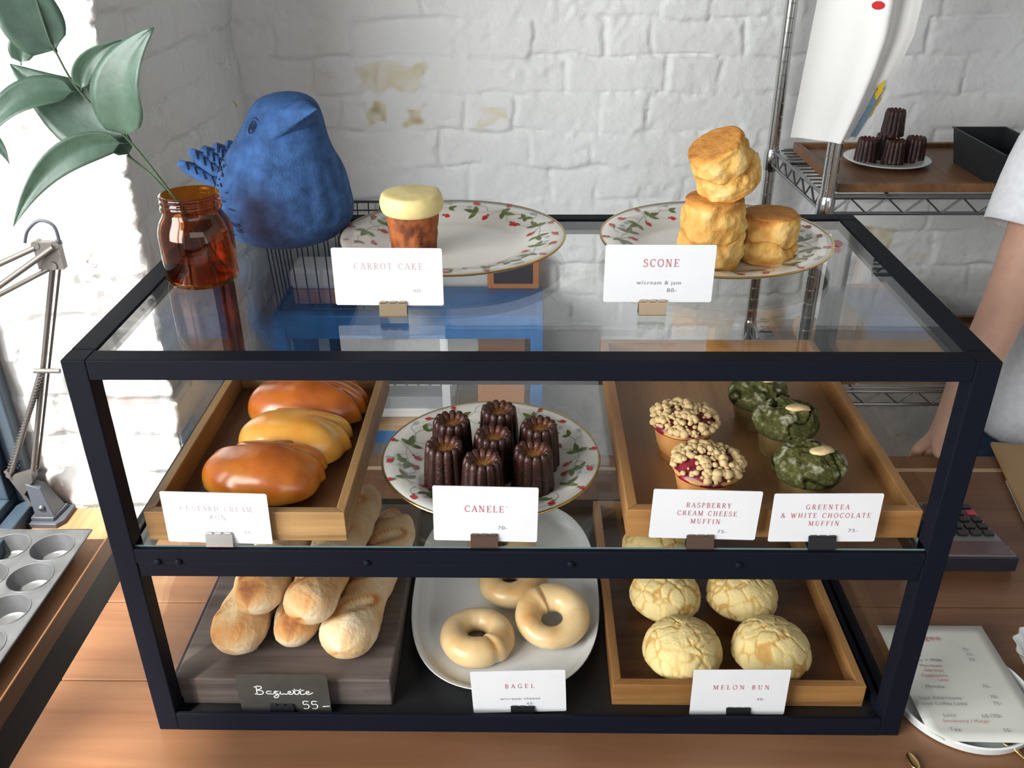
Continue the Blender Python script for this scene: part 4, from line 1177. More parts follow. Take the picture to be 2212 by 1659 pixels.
# tail feathers and wing scratches
for k in range(5):
    f = MB(); t = k/4
    b0 = Vector((-.060 + t*.010, .030 + t*.018, .040 + t*.018)); e0 = Vector((-.126 + t*.052, .052 + t*.016, .0790 + t*.0090 - (.010 if k == 0 else 0)))
    rows = []
    for i in range(9):
        s = i/8; c = b0.lerp(e0, s); w = .0080*(.75+.5*s)*(1-max(0, s-.82)*3.4); h = .0072*(1-.25*s)*(1-max(0, s-.85)*3.2)
        d = (e0-b0).normalized(); sd = d.cross(Vector((0, -.5, 1))).normalized(); up = sd.cross(d)
        rows.append([c + sd*w*math.cos(a) + up*h*math.sin(a)*(1-.25*abs(math.cos(a))) for a in [2*PI*q/16 for q in range(16)]])
    f.rings(rows); fo = f.build('tail_feather', M['blue'], bird, smooth=180)
    gr = MB()
    for q in range(4):
        s0 = .35+q*.15; c = b0.lerp(e0, s0); d = (e0-b0).normalized()
        sd = d.cross(Vector((0, -.5, 1))).normalized(); up = sd.cross(d); up = up if up.z > 0 else -up
        for s_ in (-1, 1):
            gr.tube([c+up*.0066+d*.006, c+up*.0052+sd*s_*.0060-d*.002], .0007, 5)
    gr.build('feather_groove', M['blue_dark'], fo)
g = random.Random(4); sc_m = MB()
for k in range(80):
    a0 = PI + g.uniform(.05, 1.15); z0 = g.uniform(.020, .092)
    if (a0-PI) > 1.10-.55*max(0, (z0-.045)/.04): continue
    l = g.uniform(.005, .010); an = g.uniform(-.5, .35)
    pts = [on_bird(u*math.cos(an)*l/.065, u*math.sin(an)*l, .0009) for u in (0, .5, 1)]
    sc_m.tube(pts, [.0002, .0010, .0003], 5)
tag(sc_m.build('wing_scratches', M['blue_dark'], bird), kind='stuff')

# ================================================================== BEHIND THE CASE
bn = thing('blue_bench', 'blue painted wooden bench with a lower shelf against the brick wall', 'bench', (-.2440, 1.1150, FLOOR))
hx = .277
MB().box(-hx, hx, -.080, .080, .876, .900).build('bench_top', M['bench_blue'], bn, smooth=0, bevel=.002)
for sx in (-1, 1):
    for sy in (-1, 1):
        MB().box(sx*hx-(.026 if sx > 0 else 0), sx*hx+(.026 if sx < 0 else 0), sy*.080-(.026 if sy > 0 else 0), sy*.080+(.026 if sy < 0 else 0), 0, .876).build('leg', M['bench_blue'], bn, smooth=0, bevel=.0015)
MB().box(-hx+.026, hx-.026, -.078, -.060, .848, .876).build('apron', M['bench_blue'], bn, smooth=0)
MB().box(-hx+.026, hx-.026, -.076, .076, .626, .640).build('lower_shelf', M['tan'], bn, smooth=0)
MB().box(-hx+.026, hx-.026, -.078, -.060, .596, .626).build('stretcher', M['bench_blue'], bn, smooth=0)
LS = -.26
cb = thing('keyed_machine', 'grey machine with a row of keys and a white front edge, low behind the case', 'machine', (-.215, 1.118, LS))
MB().box(-.140, .062, -.045, .062, 0, .020).build('white_base', M['whitebox'], cb, smooth=0, bevel=.002)
MB().box(-.138, .060, -.040, .060, .020, .048).build('housing', M['greybox'], cb, smooth=0, bevel=.002)
for k in range(7):
    MB().box(-.128+k*.026, -.108+k*.026, .012, .024, .048, .0515).build('key', M['whitebox'], cb, smooth=0, bevel=.001)
tag(MB().box(-.05, .05, -.045, .05, 0, .222).build('cardboard_box', M['brown'], loc=(-.054, 1.135, LS), smooth=0, bevel=.002), 'reddish brown cardboard box on the lower bench shelf, right', 'box')
tag(MB().box(-.050, .050, -.015, .015, 0, .160).build('cardboard_box', M['orange'], loc=(-.055, 1.072, LS), smooth=0, bevel=.002), 'orange cardboard box before the taller reddish brown one', 'box')
tag(MB().box(-.060, .060, -.04, .045, 0, .228).build('storage_box', M['navy'], loc=(-.412, 1.135, LS), smooth=0, bevel=.002), 'dark navy storage box on the lower bench shelf, left', 'box')
tag(MB().box(-.011, .011, -.004, .004, 0, .228).build('label_strip', M['greybox'], loc=(-.4300, 1.0845, LS), smooth=0), 'pale grey upright strip before the navy box', 'strip')
tag(MB().box(-.0085, .0085, -.005, .005, 0, .228).build('label_strip', M['whitebox'], loc=(-.1720, 1.0500, LS), smooth=0), 'white upright strip under the blue bench top', 'strip')

bk_ = thing('wire_basket', 'dark wire basket with bread inside on the blue bench behind the bird', 'basket', (-.3900, 1.1250, 0))
def loop(mb, x, y, z, r): mb.tube([(-x, -y, z), (x, -y, z), (x, y, z), (-x, y, z), (-x, -y, z)], r, 6)
w = MB(); loop(w, .130, .066, .190, .0026); loop(w, .128, .065, .172, .0016); w.build('rim', M['darkwire'], bk_)
w = MB(); loop(w, .120, .062, .003, .0022)
for k in range(12):
    x = -.120+.240*k/11
    for s in (-1, 1): w.tube([(x, s*.062, .003), (x*1.08, s*.066, .190)], .0013, 6)
    w.tube([(x, -.062, .003), (x, .062, .003)], .0013, 6)
for k in range(6):
    y = -.062+.124*k/5
    for s in (-1, 1): w.tube([(s*.120, y, .003), (s*.130, y*1.06, .190)], .0013, 6)
w.build('wire_cage', M['darkwire'], bk_)
bl = thing('bread_pack', 'wrapped bread loaf lying in the wire basket', 'bread', (-.4120, 1.1200, .0052))
MB().box(-.070, .070, -.040, .040, .0, .034).build('loaf', mat('toasted_loaf', (.45, .22, .11), .7, nscale=60, namt=.35, bump=.3), bl, smooth=0, bevel=.005)
MB().box(-.073, .073, -.042, .042, .034, .078).build('wrapper', M['cloth'], bl, smooth=0, bevel=.009)
bo = thing('framed_board', 'orange-edged board with a dark middle leaning upright on the blue bench', 'board', (-.0300, 1.1860, 0))
MB().box(-.056, .056, -.006, .006, 0, .070).build('board', M['orange'], bo, smooth=0, bevel=.002)
MB().box(-.042, .042, -.0068, -.006, .012, .058).build('dark_panel', M['navy'], bo, smooth=0)
# dark tongs on the counter just behind the case
tg = thing('serving_tongs', 'dark metal tongs lying on the counter behind the case', 'tongs', (-.1350, .4500, 0))
for s in (-1, 1):
    MB().obox((0, s*.006, .006), (.120, .006, .010), (0, 0, .24+s*.05)).build('arm', M['darkwire'], tg, smooth=0, bevel=.001)
MB().obox((.062, .016, .006), (.012, .018, .011), (0, 0, .24)).build('hinge', M['steel'], tg, smooth=0, bevel=.001)

# ------------------------------------------------------------------ wire shelving on the right
RX0, RX1, RY0, RY1 = .4980, 1.3200, .8400, 1.1600
rk = thing('wire_rack', 'chrome wire shelving rack against the white brick wall', 'rack', (0, 0, FLOOR))
pb = []
z = 0.0
while z < 2.45:
    pb += [(.0118, z+.0008), (.0118, z+.0236), (.0110, z+.0240), (.0110, z+.0250)]; z += .0254
for x in (RX0, RX1):
    for y in (RY0, RY1):
        MB().lathe(pb, 20, c=(x if y == RY0 or x == RX1 else x-.014, y, 0)).build('post', M['chrome'], rk, smooth=20)
        for zt in (-.0615, .3060, .6800):
            cl = MB()
            cl.lathe([(.0125, zt-FLOOR-.044), (.0150, zt-FLOOR-.040), (.0150, zt-FLOOR-.006), (.0128, zt-FLOOR)], 20, c=(x if y == RY0 or x == RX1 else x-.014, y, 0))
            cl.build('shelf_collar', M['chrome'], rk)
for zt in (-.0615, .3060, .6800):
    zz = zt-FLOOR
    sh = MB(); xa, xb = RX0+.008, RX1-.008
    for y in (RY0, RY1):
        sh.tube([(xa, y, zz-.003), (xb, y, zz-.003)], .0030, 6); sh.tube([(xa, y, zz-.030), (xb, y, zz-.030)], .0030, 6)
        n = int((xb-xa)/.030); p = []
        for k in range(n+1): p.append((xa+(xb-xa)*k/n, y, zz-.003 if k % 2 else zz-.030))
        sh.tube(p, .0021, 6)
    for x in (RX0, RX1):
        xs = x
        sh.tube([(xs, RY0, zz-.003), (xs-(.014 if x == RX0 else 0), RY1, zz-.003)], .0030, 6); sh.tube([(xs, RY0, zz-.030), (xs-(.014 if x == RX0 else 0), RY1, zz-.030)], .0030, 6)
        sh.tube([(xs-(.014*k/12 if x == RX0 else 0), RY0+(RY1-RY0)*k/12, zz-.003 if k % 2 else zz-.030) for k in range(13)], .0021, 6)
    for k in range(14):
        y = RY0 + (RY1-RY0)*(k+.5)/14
        sh.tube([(xa-.008, y, zz-.0012), (xb+.006, y, zz-.0012)], .0016, 6)
    for k in range(4):
        x = xa+(xb-xa)*(k+.5)/4
        sh.tube([(x, RY0, zz-.0042), (x, RY1, zz-.0042)], .0026, 6)
    sh.build('wire_shelf', M['wire'], rk)
Z1 = .3064; Z2 = -.0611
tray('serving_tray', 'brown wooden tray on the upper wire shelf carrying canelés and a black tin', 'tray', .5200, .8750, .8580, 1.1480, Z1, .0150, .012, (M['rack_wood'], M['rack_wood'], M['rack_wood']), .007)
sp_prof, _ = plate_profile(.0760, .0110, .040)
sau = MB().lathe(sp_prof, 64)
tag(sau.build('side_plate', M['white_china'], loc=(.6560, 1.0200, Z1+.0072), smooth=60), 'small white plate of canelés on the wire rack', 'plate')
RZ = Z1+.0072+.0030
for i, (x, y, zz, lab) in enumerate(((.6120, 1.0080, 0, 'left canelé on the small plate on the rack'), (.6570, .9950, 0, 'front canelé in the middle of the rack plate'), (.7010, 1.0150, 0, 'right canelé on the small plate on the rack'), (.6560, 1.0400, 0, 'rear canelé on the rack plate, under the top one'), (.6560, 1.0180, .0480, 'topmost canelé stacked on the others on the rack'))):
    o = cm[i % 2].copy(); COL.objects.link(o)
    can_label(o, lab, (x, y, RZ+zz), i*.3+.1, 'canelés on the rack plate', .93)
tn = thing('loaf_tin', 'black rectangular loaf tin at the right of the rack tray', 'baking tin', (.8180, .9330, Z1+.0072), (0, 0, 0))
to, ti = [], []
def rect(a, b, z): return [(-a, -b, z), (a, -b, z), (a, b, z), (-a, b, z)]
MB().rings([rect(.0375, .0920, 0), rect(.0465, .1010, .060), rect(.0485, .1030, .0605), rect(.0485, .1030, .0620), rect(.0450, .0995, .0620), rect(.0362, .0905, .0020)]).build('tin_body', M['loafmetal'], tn, smooth=0)
bx = thing('cardboard_box', 'shallow tan box with a grey lid on the middle wire shelf', 'box', (.7020, .9700, Z2))
MB().box(-.080, .080, -.110, .110, 0, .108).build('box_body', M['tan'], bx, smooth=0, bevel=.002)
MB().box(-.081, .081, -.111, .111, .108, .114).build('lid', mat('grey_lid', (.27, .25, .27), .6, nscale=20, namt=.1), bx, smooth=0, bevel=.001)
tray('serving_tray', 'small brown tray on the middle wire shelf, left of the tan box', 'tray', .5150, .6150, .8600, 1.1200, Z2, .0160, .010, (M['rack_wood'], M['rack_wood'], M['brown']), .007)
tray('serving_tray', 'dark brown tray on the middle wire shelf, right of the tan box', 'tray', .7950, 1.1500, .8600, 1.1400, Z2, .0180, .010, (M['rack_wood'], M['rack_wood'], M['rack_wood']), .007)
tp = MB(); tp.lathe([(.012, -.011), (.026, -.011), (.0275, -.008), (.0275, .008), (.026, .011), (.012, .011), (.012, -.011)], 32, cap0=False, cap1=False)
tag(tp.build('paper_roll', M['tan'], loc=(.5650, 1.0350, Z2+.0350), rot=(0, PI/2, .5), smooth=50), 'roll of brown tape standing on the small brown tray', 'roll')

# white towel hanging from the top wire shelf
nu, nv = 60, 44; rows = []
for j in range(nv+1):
    v = j/nv                    # 0 top .. 1 hem
    zl = .680 + (.4085-.680)*v; zr = .680 + (.4000-.680)*v
    xl = .4330 + (.4165-.4330)*v
    xr = .5900 + (-.006)*min(1, v*2.0) - .060*max(0, v-.42)**1.3*2.0
    row = []
    for i in range(nu+1):
        u = i/nu
        x = xl + (xr-xl)*u; zc = zl + (zr-zl)*u
        yf = .8120 + .010*math.sin(u*7.5+.6)*(1-.5*v) - .016*math.exp(-((u-.60-.1*v)/.10)**2) + .024*math.exp(-((u-.80)/.07)**2)*(1-.2*v) + .012*max(0, u-.86)*8*v
        row.append((x, yf, zc))
    rows.append(row)
tw = MB().rings(rows, closed=False, cap0=False, cap1=False)
def towel_at(u, v, lift=.0016):
    i = min(nu-1, max(0, int(u*nu))); j = min(nv-1, max(0, int(v*nv))); fu = u*nu-i; fv = v*nv-j
    P = lambda a, b: Vector(rows[b][a])
    p = P(i, j)*(1-fu)*(1-fv)+P(i+1, j)*fu*(1-fv)+P(i, j+1)*(1-fu)*fv+P(i+1, j+1)*fu*fv
    return p + Vector((0, -lift, 0))
def towel_patch(pts, m):
    tw.add([towel_at(*p) for p in pts], [tuple(range(len(pts)))], m)
towel_patch([(.53+.05*math.cos(2*PI*k/10), .275+.022*math.sin(2*PI*k/10)) for k in range(10)], 1)
ut = lambda x, v: x
for s in range(8):
    v0, v1 = .70+.0345*s, .70+.0345*(s+1)
    tw.add([towel_at(.865, v0, .003), towel_at(.955, v0, .003), towel_at(.955, v1, .003), towel_at(.865, v1, .003)], [(0, 1, 2, 3)], 3)
for (pp) in ([(.85, .715), (.90, .66), (.945, .72), (.925, .775)], [(.955, .79), (.985, .755), (1.0, .765), (.995, .80), (.97, .815)], [(.955, .81), (.985, .815), (.999, .86), (.985, .875)]):
    tw.add([towel_at(min(u, .999), v, .0040) for u, v in pp], [tuple(range(len(pp)))], 2)
tag(tw.build('tea_towel', [M['cloth'], M['red'], M['yellow'], M['bluegrey']], smooth=180, fix=False), 'white tea towel with small red, yellow and blue prints hanging on the rack', 'towel')

# ================================================================== WINDOW SILL (left)
# muffin pan
pan = thing('muffin_pan', 'dark metal muffin pan lying on the window sill', 'baking pan', (-.8050, .3270, ZS))
PX0, PX1, PY0, PY1, PH = -.108, .108, -.185, .185, .030
cups = [(.066-.0695*i, .140-.0705*j) for j in range(5) for i in range(3)]
pm = MB(); rc = .0325
# plate with holes: one square patch of ring quads per cup
def sq(cx, cy, a, n=32):
    out = []
    for k in range(n):
        t = 2*PI*k/n; c, s = math.cos(t), math.sin(t); q = max(abs(c), abs(s)); out.append((cx+a[0]*c/q, cy+a[1]*s/q))
    return out
for (cx_, cy_) in cups:
    o_ = [(x, y, PH) for x, y in sq(cx_, cy_, (.03475, .03525))]
    ring = lambda r, z: [(cx_+r*math.cos(2*PI*k/32), cy_+r*math.sin(2*PI*k/32), z) for k in range(32)]
    pm.rings([o_, ring(rc+.0012, PH), ring(rc+.0006, PH+.0012), ring(rc-.0008, PH+.0008), ring(rc-.0016, PH-.002), ring(rc-.0075, .0035), ring(rc-.011, .0012)], cap0=False, cap1=True)
    pm.rings([ring(rc-.0010, PH-.0015), ring(rc-.0068, .0012), ring(rc-.012, .0)], cap0=False, cap1=True)
gx0, gx1, gy0, gy1 = cups[2][0]-.03475, cups[0][0]+.03475, cups[-1][1]-.03525, cups[0][1]+.03525
for (a, b, c, d) in ((PX0, PX1, gy1, PY1), (PX0, PX1, PY0, gy0), (PX0, gx0, gy0, gy1), (gx1, PX1, gy0, gy1)):
    pm.add([(a, c, PH), (b, c, PH), (b, d, PH), (a, d, PH)], [(0, 1, 2, 3)])
pm.tube([(PX0, PY0, PH-.001), (PX1, PY0, PH-.001), (PX1, PY1, PH-.001), (PX0, PY1, PH-.001), (PX0, PY0, PH-.001)], .0024, 8)
pm.build('pan_body', M['tinmetal'], pan, smooth=35, fix=False)

# clamp-on balanced arm lamp
LX, LY = -.7960, .5830
lp = thing('desk_lamp', 'grey spring arm desk lamp clamped beside the window', 'lamp', (LX, LY, ZS))
cl = MB()
cl.prism([(-.034, -.030), (.018, -.030), (.026, -.018), (.026, .026), (-.034, .026)], 0, .009)
cl.prism([(-.026, -.022), (.012, -.022), (.018, .020), (-.026, .020)], .009, .016)
cl.add([(-.020,-.018,.016),(.012,-.018,.016),(.014,.018,.016),(-.020,.018,.016),(-.026,-.010,.075),(-.004,-.010,.066),(-.004,.010,.066),(-.026,.010,.075)],
       [(0,3,2,1),(4,5,6,7),(0,1,5,4),(1,2,6,5),(2,3,7,6),(3,0,4,7)])
cl.tube([(-.006, -.019, .030), (-.006, -.0135, .034)], .0055, 14)
cl.build('clamp', M['lampdark'], lp, smooth=35, bevel=.001)
bk2 = MB()
bk2.prism([(-.052, -.008), (-.022, -.008), (-.022, .008), (-.052, .008)], .0, .001)
bk2.add([(-.056,-.008,.098),(-.050,-.008,.100),(-.024,-.008,.030),(-.030,-.008,.028),(-.056,.008,.098),(-.050,.008,.100),(-.024,.008,.030),(-.030,.008,.028)],
        [(0,1,2,3),(7,6,5,4),(0,4,5,1),(1,5,6,2),(2,6,7,3),(3,7,4,0)])
bk2.add([(-.050,-.009,.088),(-.010,-.009,.096),(-.012,-.009,.080),(-.034,-.009,.052),(-.050,.009,.088),(-.010,.009,.096),(-.012,.009,.080),(-.034,.009,.052)],
        [(0,1,2,3),(7,6,5,4),(0,4,5,1),(1,5,6,2),(2,6,7,3),(3,7,4,0)])
i0 = len(bk2.v)
bk2.tube([(-.012, -.014, .093), (-.012, .014, .093)], .0042, 12)
bk2.tube([(-.048, -.012, .092), (-.048, .012, .092)], .0042, 12)
bk2.build('bracket', M['lampgrey'], lp, smooth=35)
def W(x, y, z): return (x-LX, y-LY, z-ZS)
J1 = W(-.6560, .560, .3050)
rods = [((-.012, 0, .094), W(-.6720, .560, .2950), .0042), ((-.0075, .008, .094), W(-.6640, .566, .2950), .0020), ((-.048, 0, .092), W(-.7360, .562, .1180), .0042)]
for a, b, r in rods: MB().tube([a, b], r, 12).build('arm_rod', M['lampgrey'], lp)
MB().tube([W(-.7460, .562, .1200), W(-.7060, .562, .1200)], .0038, 10).build('cross_piece', M['lampgrey'], lp)
sp_ = []
for k in range(180):
    t = k/179; a = t*2*PI*30; c = Vector((-.048, 0, .100)).lerp(Vector(W(-.7365, .562, .1120)), t)
    sp_.append(c + Vector((.0050*math.cos(a), .0050*math.sin(a), 0)))
MB().tube(sp_, .0009, 5).build('spring', M['lampgrey'], lp)
hd = MB()
hd.prism([(-.020, -.006), (.016, -.006), (.016, .006), (-.020, .006)], 0, .040)
hd.xf(Matrix.Translation(W(-.6720, .560, .2860)))
hd.tube([W(-.6880, .553, .322), W(-.6880, .567, .322)], .0060, 12); hd.tube([W(-.6610, .553, .322), W(-.6610, .567, .322)], .0060, 12); hd.tube([W(-.6700, .552, .292), W(-.6700, .568, .292)], .0060, 12)
hd.build('elbow_joint', M['lampgrey'], lp, smooth=35)
for a, b, r in ((W(-.6900, .556, .318), W(-.8600, .520, .2500), .0042), (W(-.6620, .552, .320), W(-.8500, .505, .2020), .0044), (W(-.6700, .562, .290), W(-.8300, .535, .2150), .0036)):
    MB().tube([a, b], r, 12).build('upper_rod', M['lampgrey'], lp)
MB().tube(catmull([W(-.7050, .560, .3240), W(-.6960, .560, .3420), W(-.6760, .560, .3560), W(-.6580, .560, .3480), W(-.6560, .560, .3220)], 6), .0024, 8).build('cable', M['lampdark'], lp)

# ================================================================== COUNTER, RIGHT SIDE
dish = thing('round_dish', 'shallow round white dish lying under the printed menu', 'dish', (.4570, .0480, 0))
MB().lathe([(.0005, .003), (.066, .003), (.070, .011), (.0720, .0118), (.0735, .0105), (.0720, .002), (.068, 0), (.0005, 0)], 64).build('dish_body', M['white_china'], dish, smooth=50)
mn = thing('menu_sheet', 'printed drinks menu on cream paper beside the case', 'menu', (.4600, .0640, .0122))
rows = []
for j in range(13):
    v = j/12; row = []
    for i in range(11):
        u = i/10
        x = -.0600 + .1180*u; y = .0800 - .1620*v
        z = .0006 + .0025*max(0, v-.86)*(1-u)*6 + .0010*math.sin(u*3.0)*math.sin(v*4)
        row.append((x, y, z))
    rows.append(row)
rows[-1][0] = (rows[-1][0][0]+.010, rows[-1][0][1]+.002, rows[-1][0][2]); 
MB().rings(rows, closed=False, cap0=False, cap1=False).build('sheet', M['menu'], mn, smooth=180, fix=False, solid=.0003)
PM = lambda u, v: (u-.4600, v-.0640, .0024)
T_ = [("gee", .4533, .1231, .018, .0075, 1), ("Espresso", .4150, .1043, .030, .0042, 0), ("70-", .4841, .1057, .0075, .0042, 0), ("Americano", .4150, .0967, .034, .0042, 0), ("70-", .4854, .0981, .0075, .0042, 0),
      ("Espresso + Milk", .4280, .0894, .046, .0046, 0), ("75-", .4847, .0906, .0075, .0042, 0), ("Macchiato", .4361, .0814, .0235, .0042, 1), ("Gibraltar", .4370, .0748, .0205, .0042, 1), ("Cappuccino", .4345, .0675, .0275, .0042, 1),
      ("Latte", .4410, .0611, .0110, .0040, 1), ("Mocha", .4290, .0521, .0190, .0044, 0), ("75-", .4829, .0526, .0080, .0044, 0), ("Iced Americano", .4285, .0365, .0430, .0046, 0), ("70-", .4847, .0383, .0080, .0044, 0),
      ("Iced Coffee Latte", .4300, .0291, .0450, .0046, 0), ("75-", .4841, .0297, .0080, .0044, 0), ("Juice", .4285, .0142, .0130, .0046, 0), ("65-/70-", .4710, .0134, .0200, .0046, 0), ("Strawberry / Mango", .4420, .0067, .0460, .0038, 1),
      ("Tea", .4270, -.0038, .0105, .0046, 0), ("55-", .4788, -.0044, .0080, .0044, 0)]
for t, u, v, wd_, ht, red in T_:
    mk = MB(); plain_text(mk, t, u, v, ht, wd_, PM); mk.build('printed_line', M['red_ink' if red else 'grey_ink'], mn, smooth=0, fix=False)
# fluted little bowl at the right edge
fb = MB(); fl = lambda r, z, a: r*(1+.045*math.cos(12*a)*min(1, z/.02))
fb.lathe([(.001, 0), (.024, 0), (.027, .002), (.040, .026), (.0415, .027), (.0405, .0275), (.038, .026), (.025, .004), (.001, .0035)], 96, 0, fn=fl)
fb.lathe([(.0407, .0272), (.0420, .0276), (.0420, .0268)], 96, 1, cap0=False, cap1=False, fn=fl)
tag(fb.build('fluted_bowl', [M['white_china'], M['gold']], loc=(.5720, .0900, 0), smooth=60), 'small fluted white bowl with gold lip right of the menu', 'bowl')
# calculator, turned towards the staff
ca = thing('calculator', 'grey desk calculator with black keys turned away from the customer', 'calculator', (.5520, .3190, 0), (0, 0, 0))
cw = MB()
cw.add([(-.054,-.066,.0),(.056,-.066,0),(.050,.066,0),(-.048,.066,0),(-.054,-.068,.026),(.056,-.068,.026),(.050,.066,.013),(-.048,.066,.013)],
       [(0,3,2,1),(4,5,6,7),(0,1,5,4),(1,2,6,5),(2,3,7,6),(3,0,4,7)])
cw.build('calculator_body', M['calc'], ca, smooth=0, bevel=.003)
def on_c(x, y, lift=0): return .0130 + (.066-y)/.134*.0130 + lift
def slab(mb, x0, x1, y0, y1, t):
    mb.add([(x0,y0,on_c(0,y0)),(x1,y0,on_c(0,y0)),(x1,y1,on_c(0,y1)),(x0,y1,on_c(0,y1)),(x0,y0,on_c(0,y0,t)),(x1,y0,on_c(0,y0,t)),(x1,y1,on_c(0,y1,t)),(x0,y1,on_c(0,y1,t))],
           [(0,3,2,1),(4,5,6,7),(0,1,5,4),(1,2,6,5),(2,3,7,6),(3,0,4,7)])
b_ = MB(); slab(b_, -.050, .052, -.064, -.034, .0012); b_.build('display_strip', M['calcscreen'], ca, smooth=0, bevel=.0004)
b_ = MB(); b_.box(-.0545, .0565, -.0695, -.0660, .004, .0255); b_.build('front_edge', M['calcdark'], ca, smooth=0, bevel=.001)
for i in range(6):
    for j in range(5):
        b_ = MB(); x = -.047+i*.0165; y = -.022+j*.0165
        slab(b_, x, x+.0120, y, y+.0105, .0045)
        b_.build('key', M['pinkkey'] if (i, j) == (5, 3) else M['key'], ca, smooth=0, bevel=.0008)
# clipboard and papers
cp = thing('wooden_board', 'light wooden board with a paper sheet at the right edge of the counter', 'board', (.8100, .4150, .0022), (0, 0, -.20))
MB().box(-.125, .140, -.098, .110, 0, .0080).build('board', mat('pale_board', (.40, .25, .11), .55, nscale=10, namt=.12), cp, smooth=0, bevel=.003)
q = MB(); rows = [[(-.085+.20*u+.02*v, .070-.150*v, .0092+.014*max(0, .35-u)*(v > .2)*(1-v)) for u in [k/8 for k in range(9)]] for v in [k/8 for k in range(9)]]
q.rings(rows, closed=False, cap0=False, cap1=False); q.build('paper_sheet', M['menu'], cp, smooth=180, fix=False, solid=.0003)
tag(MB().box(-.090, .105, -.085, .085, 0, .0012).build('paper_sheet', M['paper'], loc=(.7620, .3520, .0004), rot=(0, 0, -.20), smooth=0), 'white paper sheet sticking out under the light wooden board', 'paper')
# gold spoons at the front edge
def spoon(label, loc, rz):
    o = thing('gold_spoon', label, 'spoon', loc, (0, 0, rz), 'gold spoons on the counter')
    m_ = MB(); rows = []
    for i in range(11):
        t = i/10; w = .0050*math.sin(PI*min(1, t*.9+.08))**.6 + .0004; rows.append([(.020*t-.0005, w*math.cos(a), .0030+.0022*math.sin(a)) for a in [2*PI*k/16 for k in range(16)]])
    m_.rings(rows); m_.build('handle_end', M['goldspoon'], o, smooth=180)
    MB().tube([(.0175, 0, .0030), (.050, 0, .0028), (.090, 0, .0036)], [.0022, .0016, .0018], 10).build('handle', M['goldspoon'], o)
    b2 = MB(); rows = []
    for i in range(13):
        t = i/12; w = .0150*math.sin(PI*t)**.7 + .0006
        rows.append([(.088+.045*t, w*math.cos(a), .0050+(.0048*math.sin(a)-.001) - (.003*math.cos(a)**2)*0) for a in [2*PI*k/20 for k in range(20)]])
    b2.rings(rows); b2.build('bowl', M['goldspoon'], o, smooth=180)
    return o
spoon('gold spoon lying below the right corner of the menu', (.4740, .0000, .0005), -1.15)
spoon('gold spoon at the bottom edge, below the case corner', (.3755, -.0250, .0005), -1.45)

# ================================================================== PERSON BEHIND THE COUNTER
J = {}
def skin_body(name, chains, material, levels=2):
    """chains: list of lists of (key, (x, y, z), radius); repeated keys share one vertex"""
    vs, es, rad, idx = [], [], [], {}
    for ch in chains:
        prev = None
        for key, p, r in ch:
            if key not in idx:
                idx[key] = len(vs); vs.append(p); rad.append(r)
            if prev is not None: es.append((prev, idx[key]))
            prev = idx[key]
    me = bpy.data.meshes.new(name); me.from_pydata(vs, es, []); me.materials.append(material)
    o = bpy.data.objects.new(name, me); COL.objects.link(o)
    md = o.modifiers.new('skin', 'SKIN'); md.use_smooth_shade = True; md.branch_smoothing = .6
    for i, r in enumerate(rad):
        sv = me.skin_vertices[0].data[i]; sv.radius = r if isinstance(r, tuple) else (r, r)
        sv.use_root = (i == 0)
    s = o.modifiers.new('sub', 'SUBSURF'); s.levels = s.render_levels = levels
    return o
def hand(pre, wrist, palm, fdir, spread, up, r=.0082, curl=.35, thumb=None, k=1.0):
    """five fingers rooted in the palm; fdir finger direction, spread from index to little finger"""
    sc2 = k; palm = Vector(palm); f = Vector(fdir).normalized(); s = Vector(spread).normalized(); u = Vector(up).normalized()
    out = []
    for k, (ln, off, rr) in enumerate(((.062, -.027, 1.0), (.070, -.009, 1.04), (.065, .009, 1.0), (.052, .026, .88))):
        ln *= sc2; b = palm + f*.034*sc2 + s*off
        d1 = (f + s*off*2.5 - u*curl*.4).normalized(); d2 = (f - u*curl*1.1).normalized(); d3 = (f*.75 - u*curl*1.9).normalized()
        p1 = b + d1*ln*.42; p2 = p1 + d2*ln*.32; p3 = p2 + d3*ln*.24
        out.append([(pre+'palm', tuple(palm), (.021, .017)), (f'{pre}k{k}', tuple(b), r*rr*1.12), (f'{pre}a{k}', tuple(p1), r*rr), (f'{pre}b{k}', tuple(p2), r*rr*.92), (f'{pre}c{k}', tuple(p3), r*rr*.72)])
    t0, t1, t2 = thumb
    out.append([(pre+'palm', tuple(palm), (.021, .017)), (pre+'t0', t0, .0115), (pre+'t1', t1, .0100), (pre+'t2', t2, .0082)])
    return out
PX_, PY_ = .935, .695
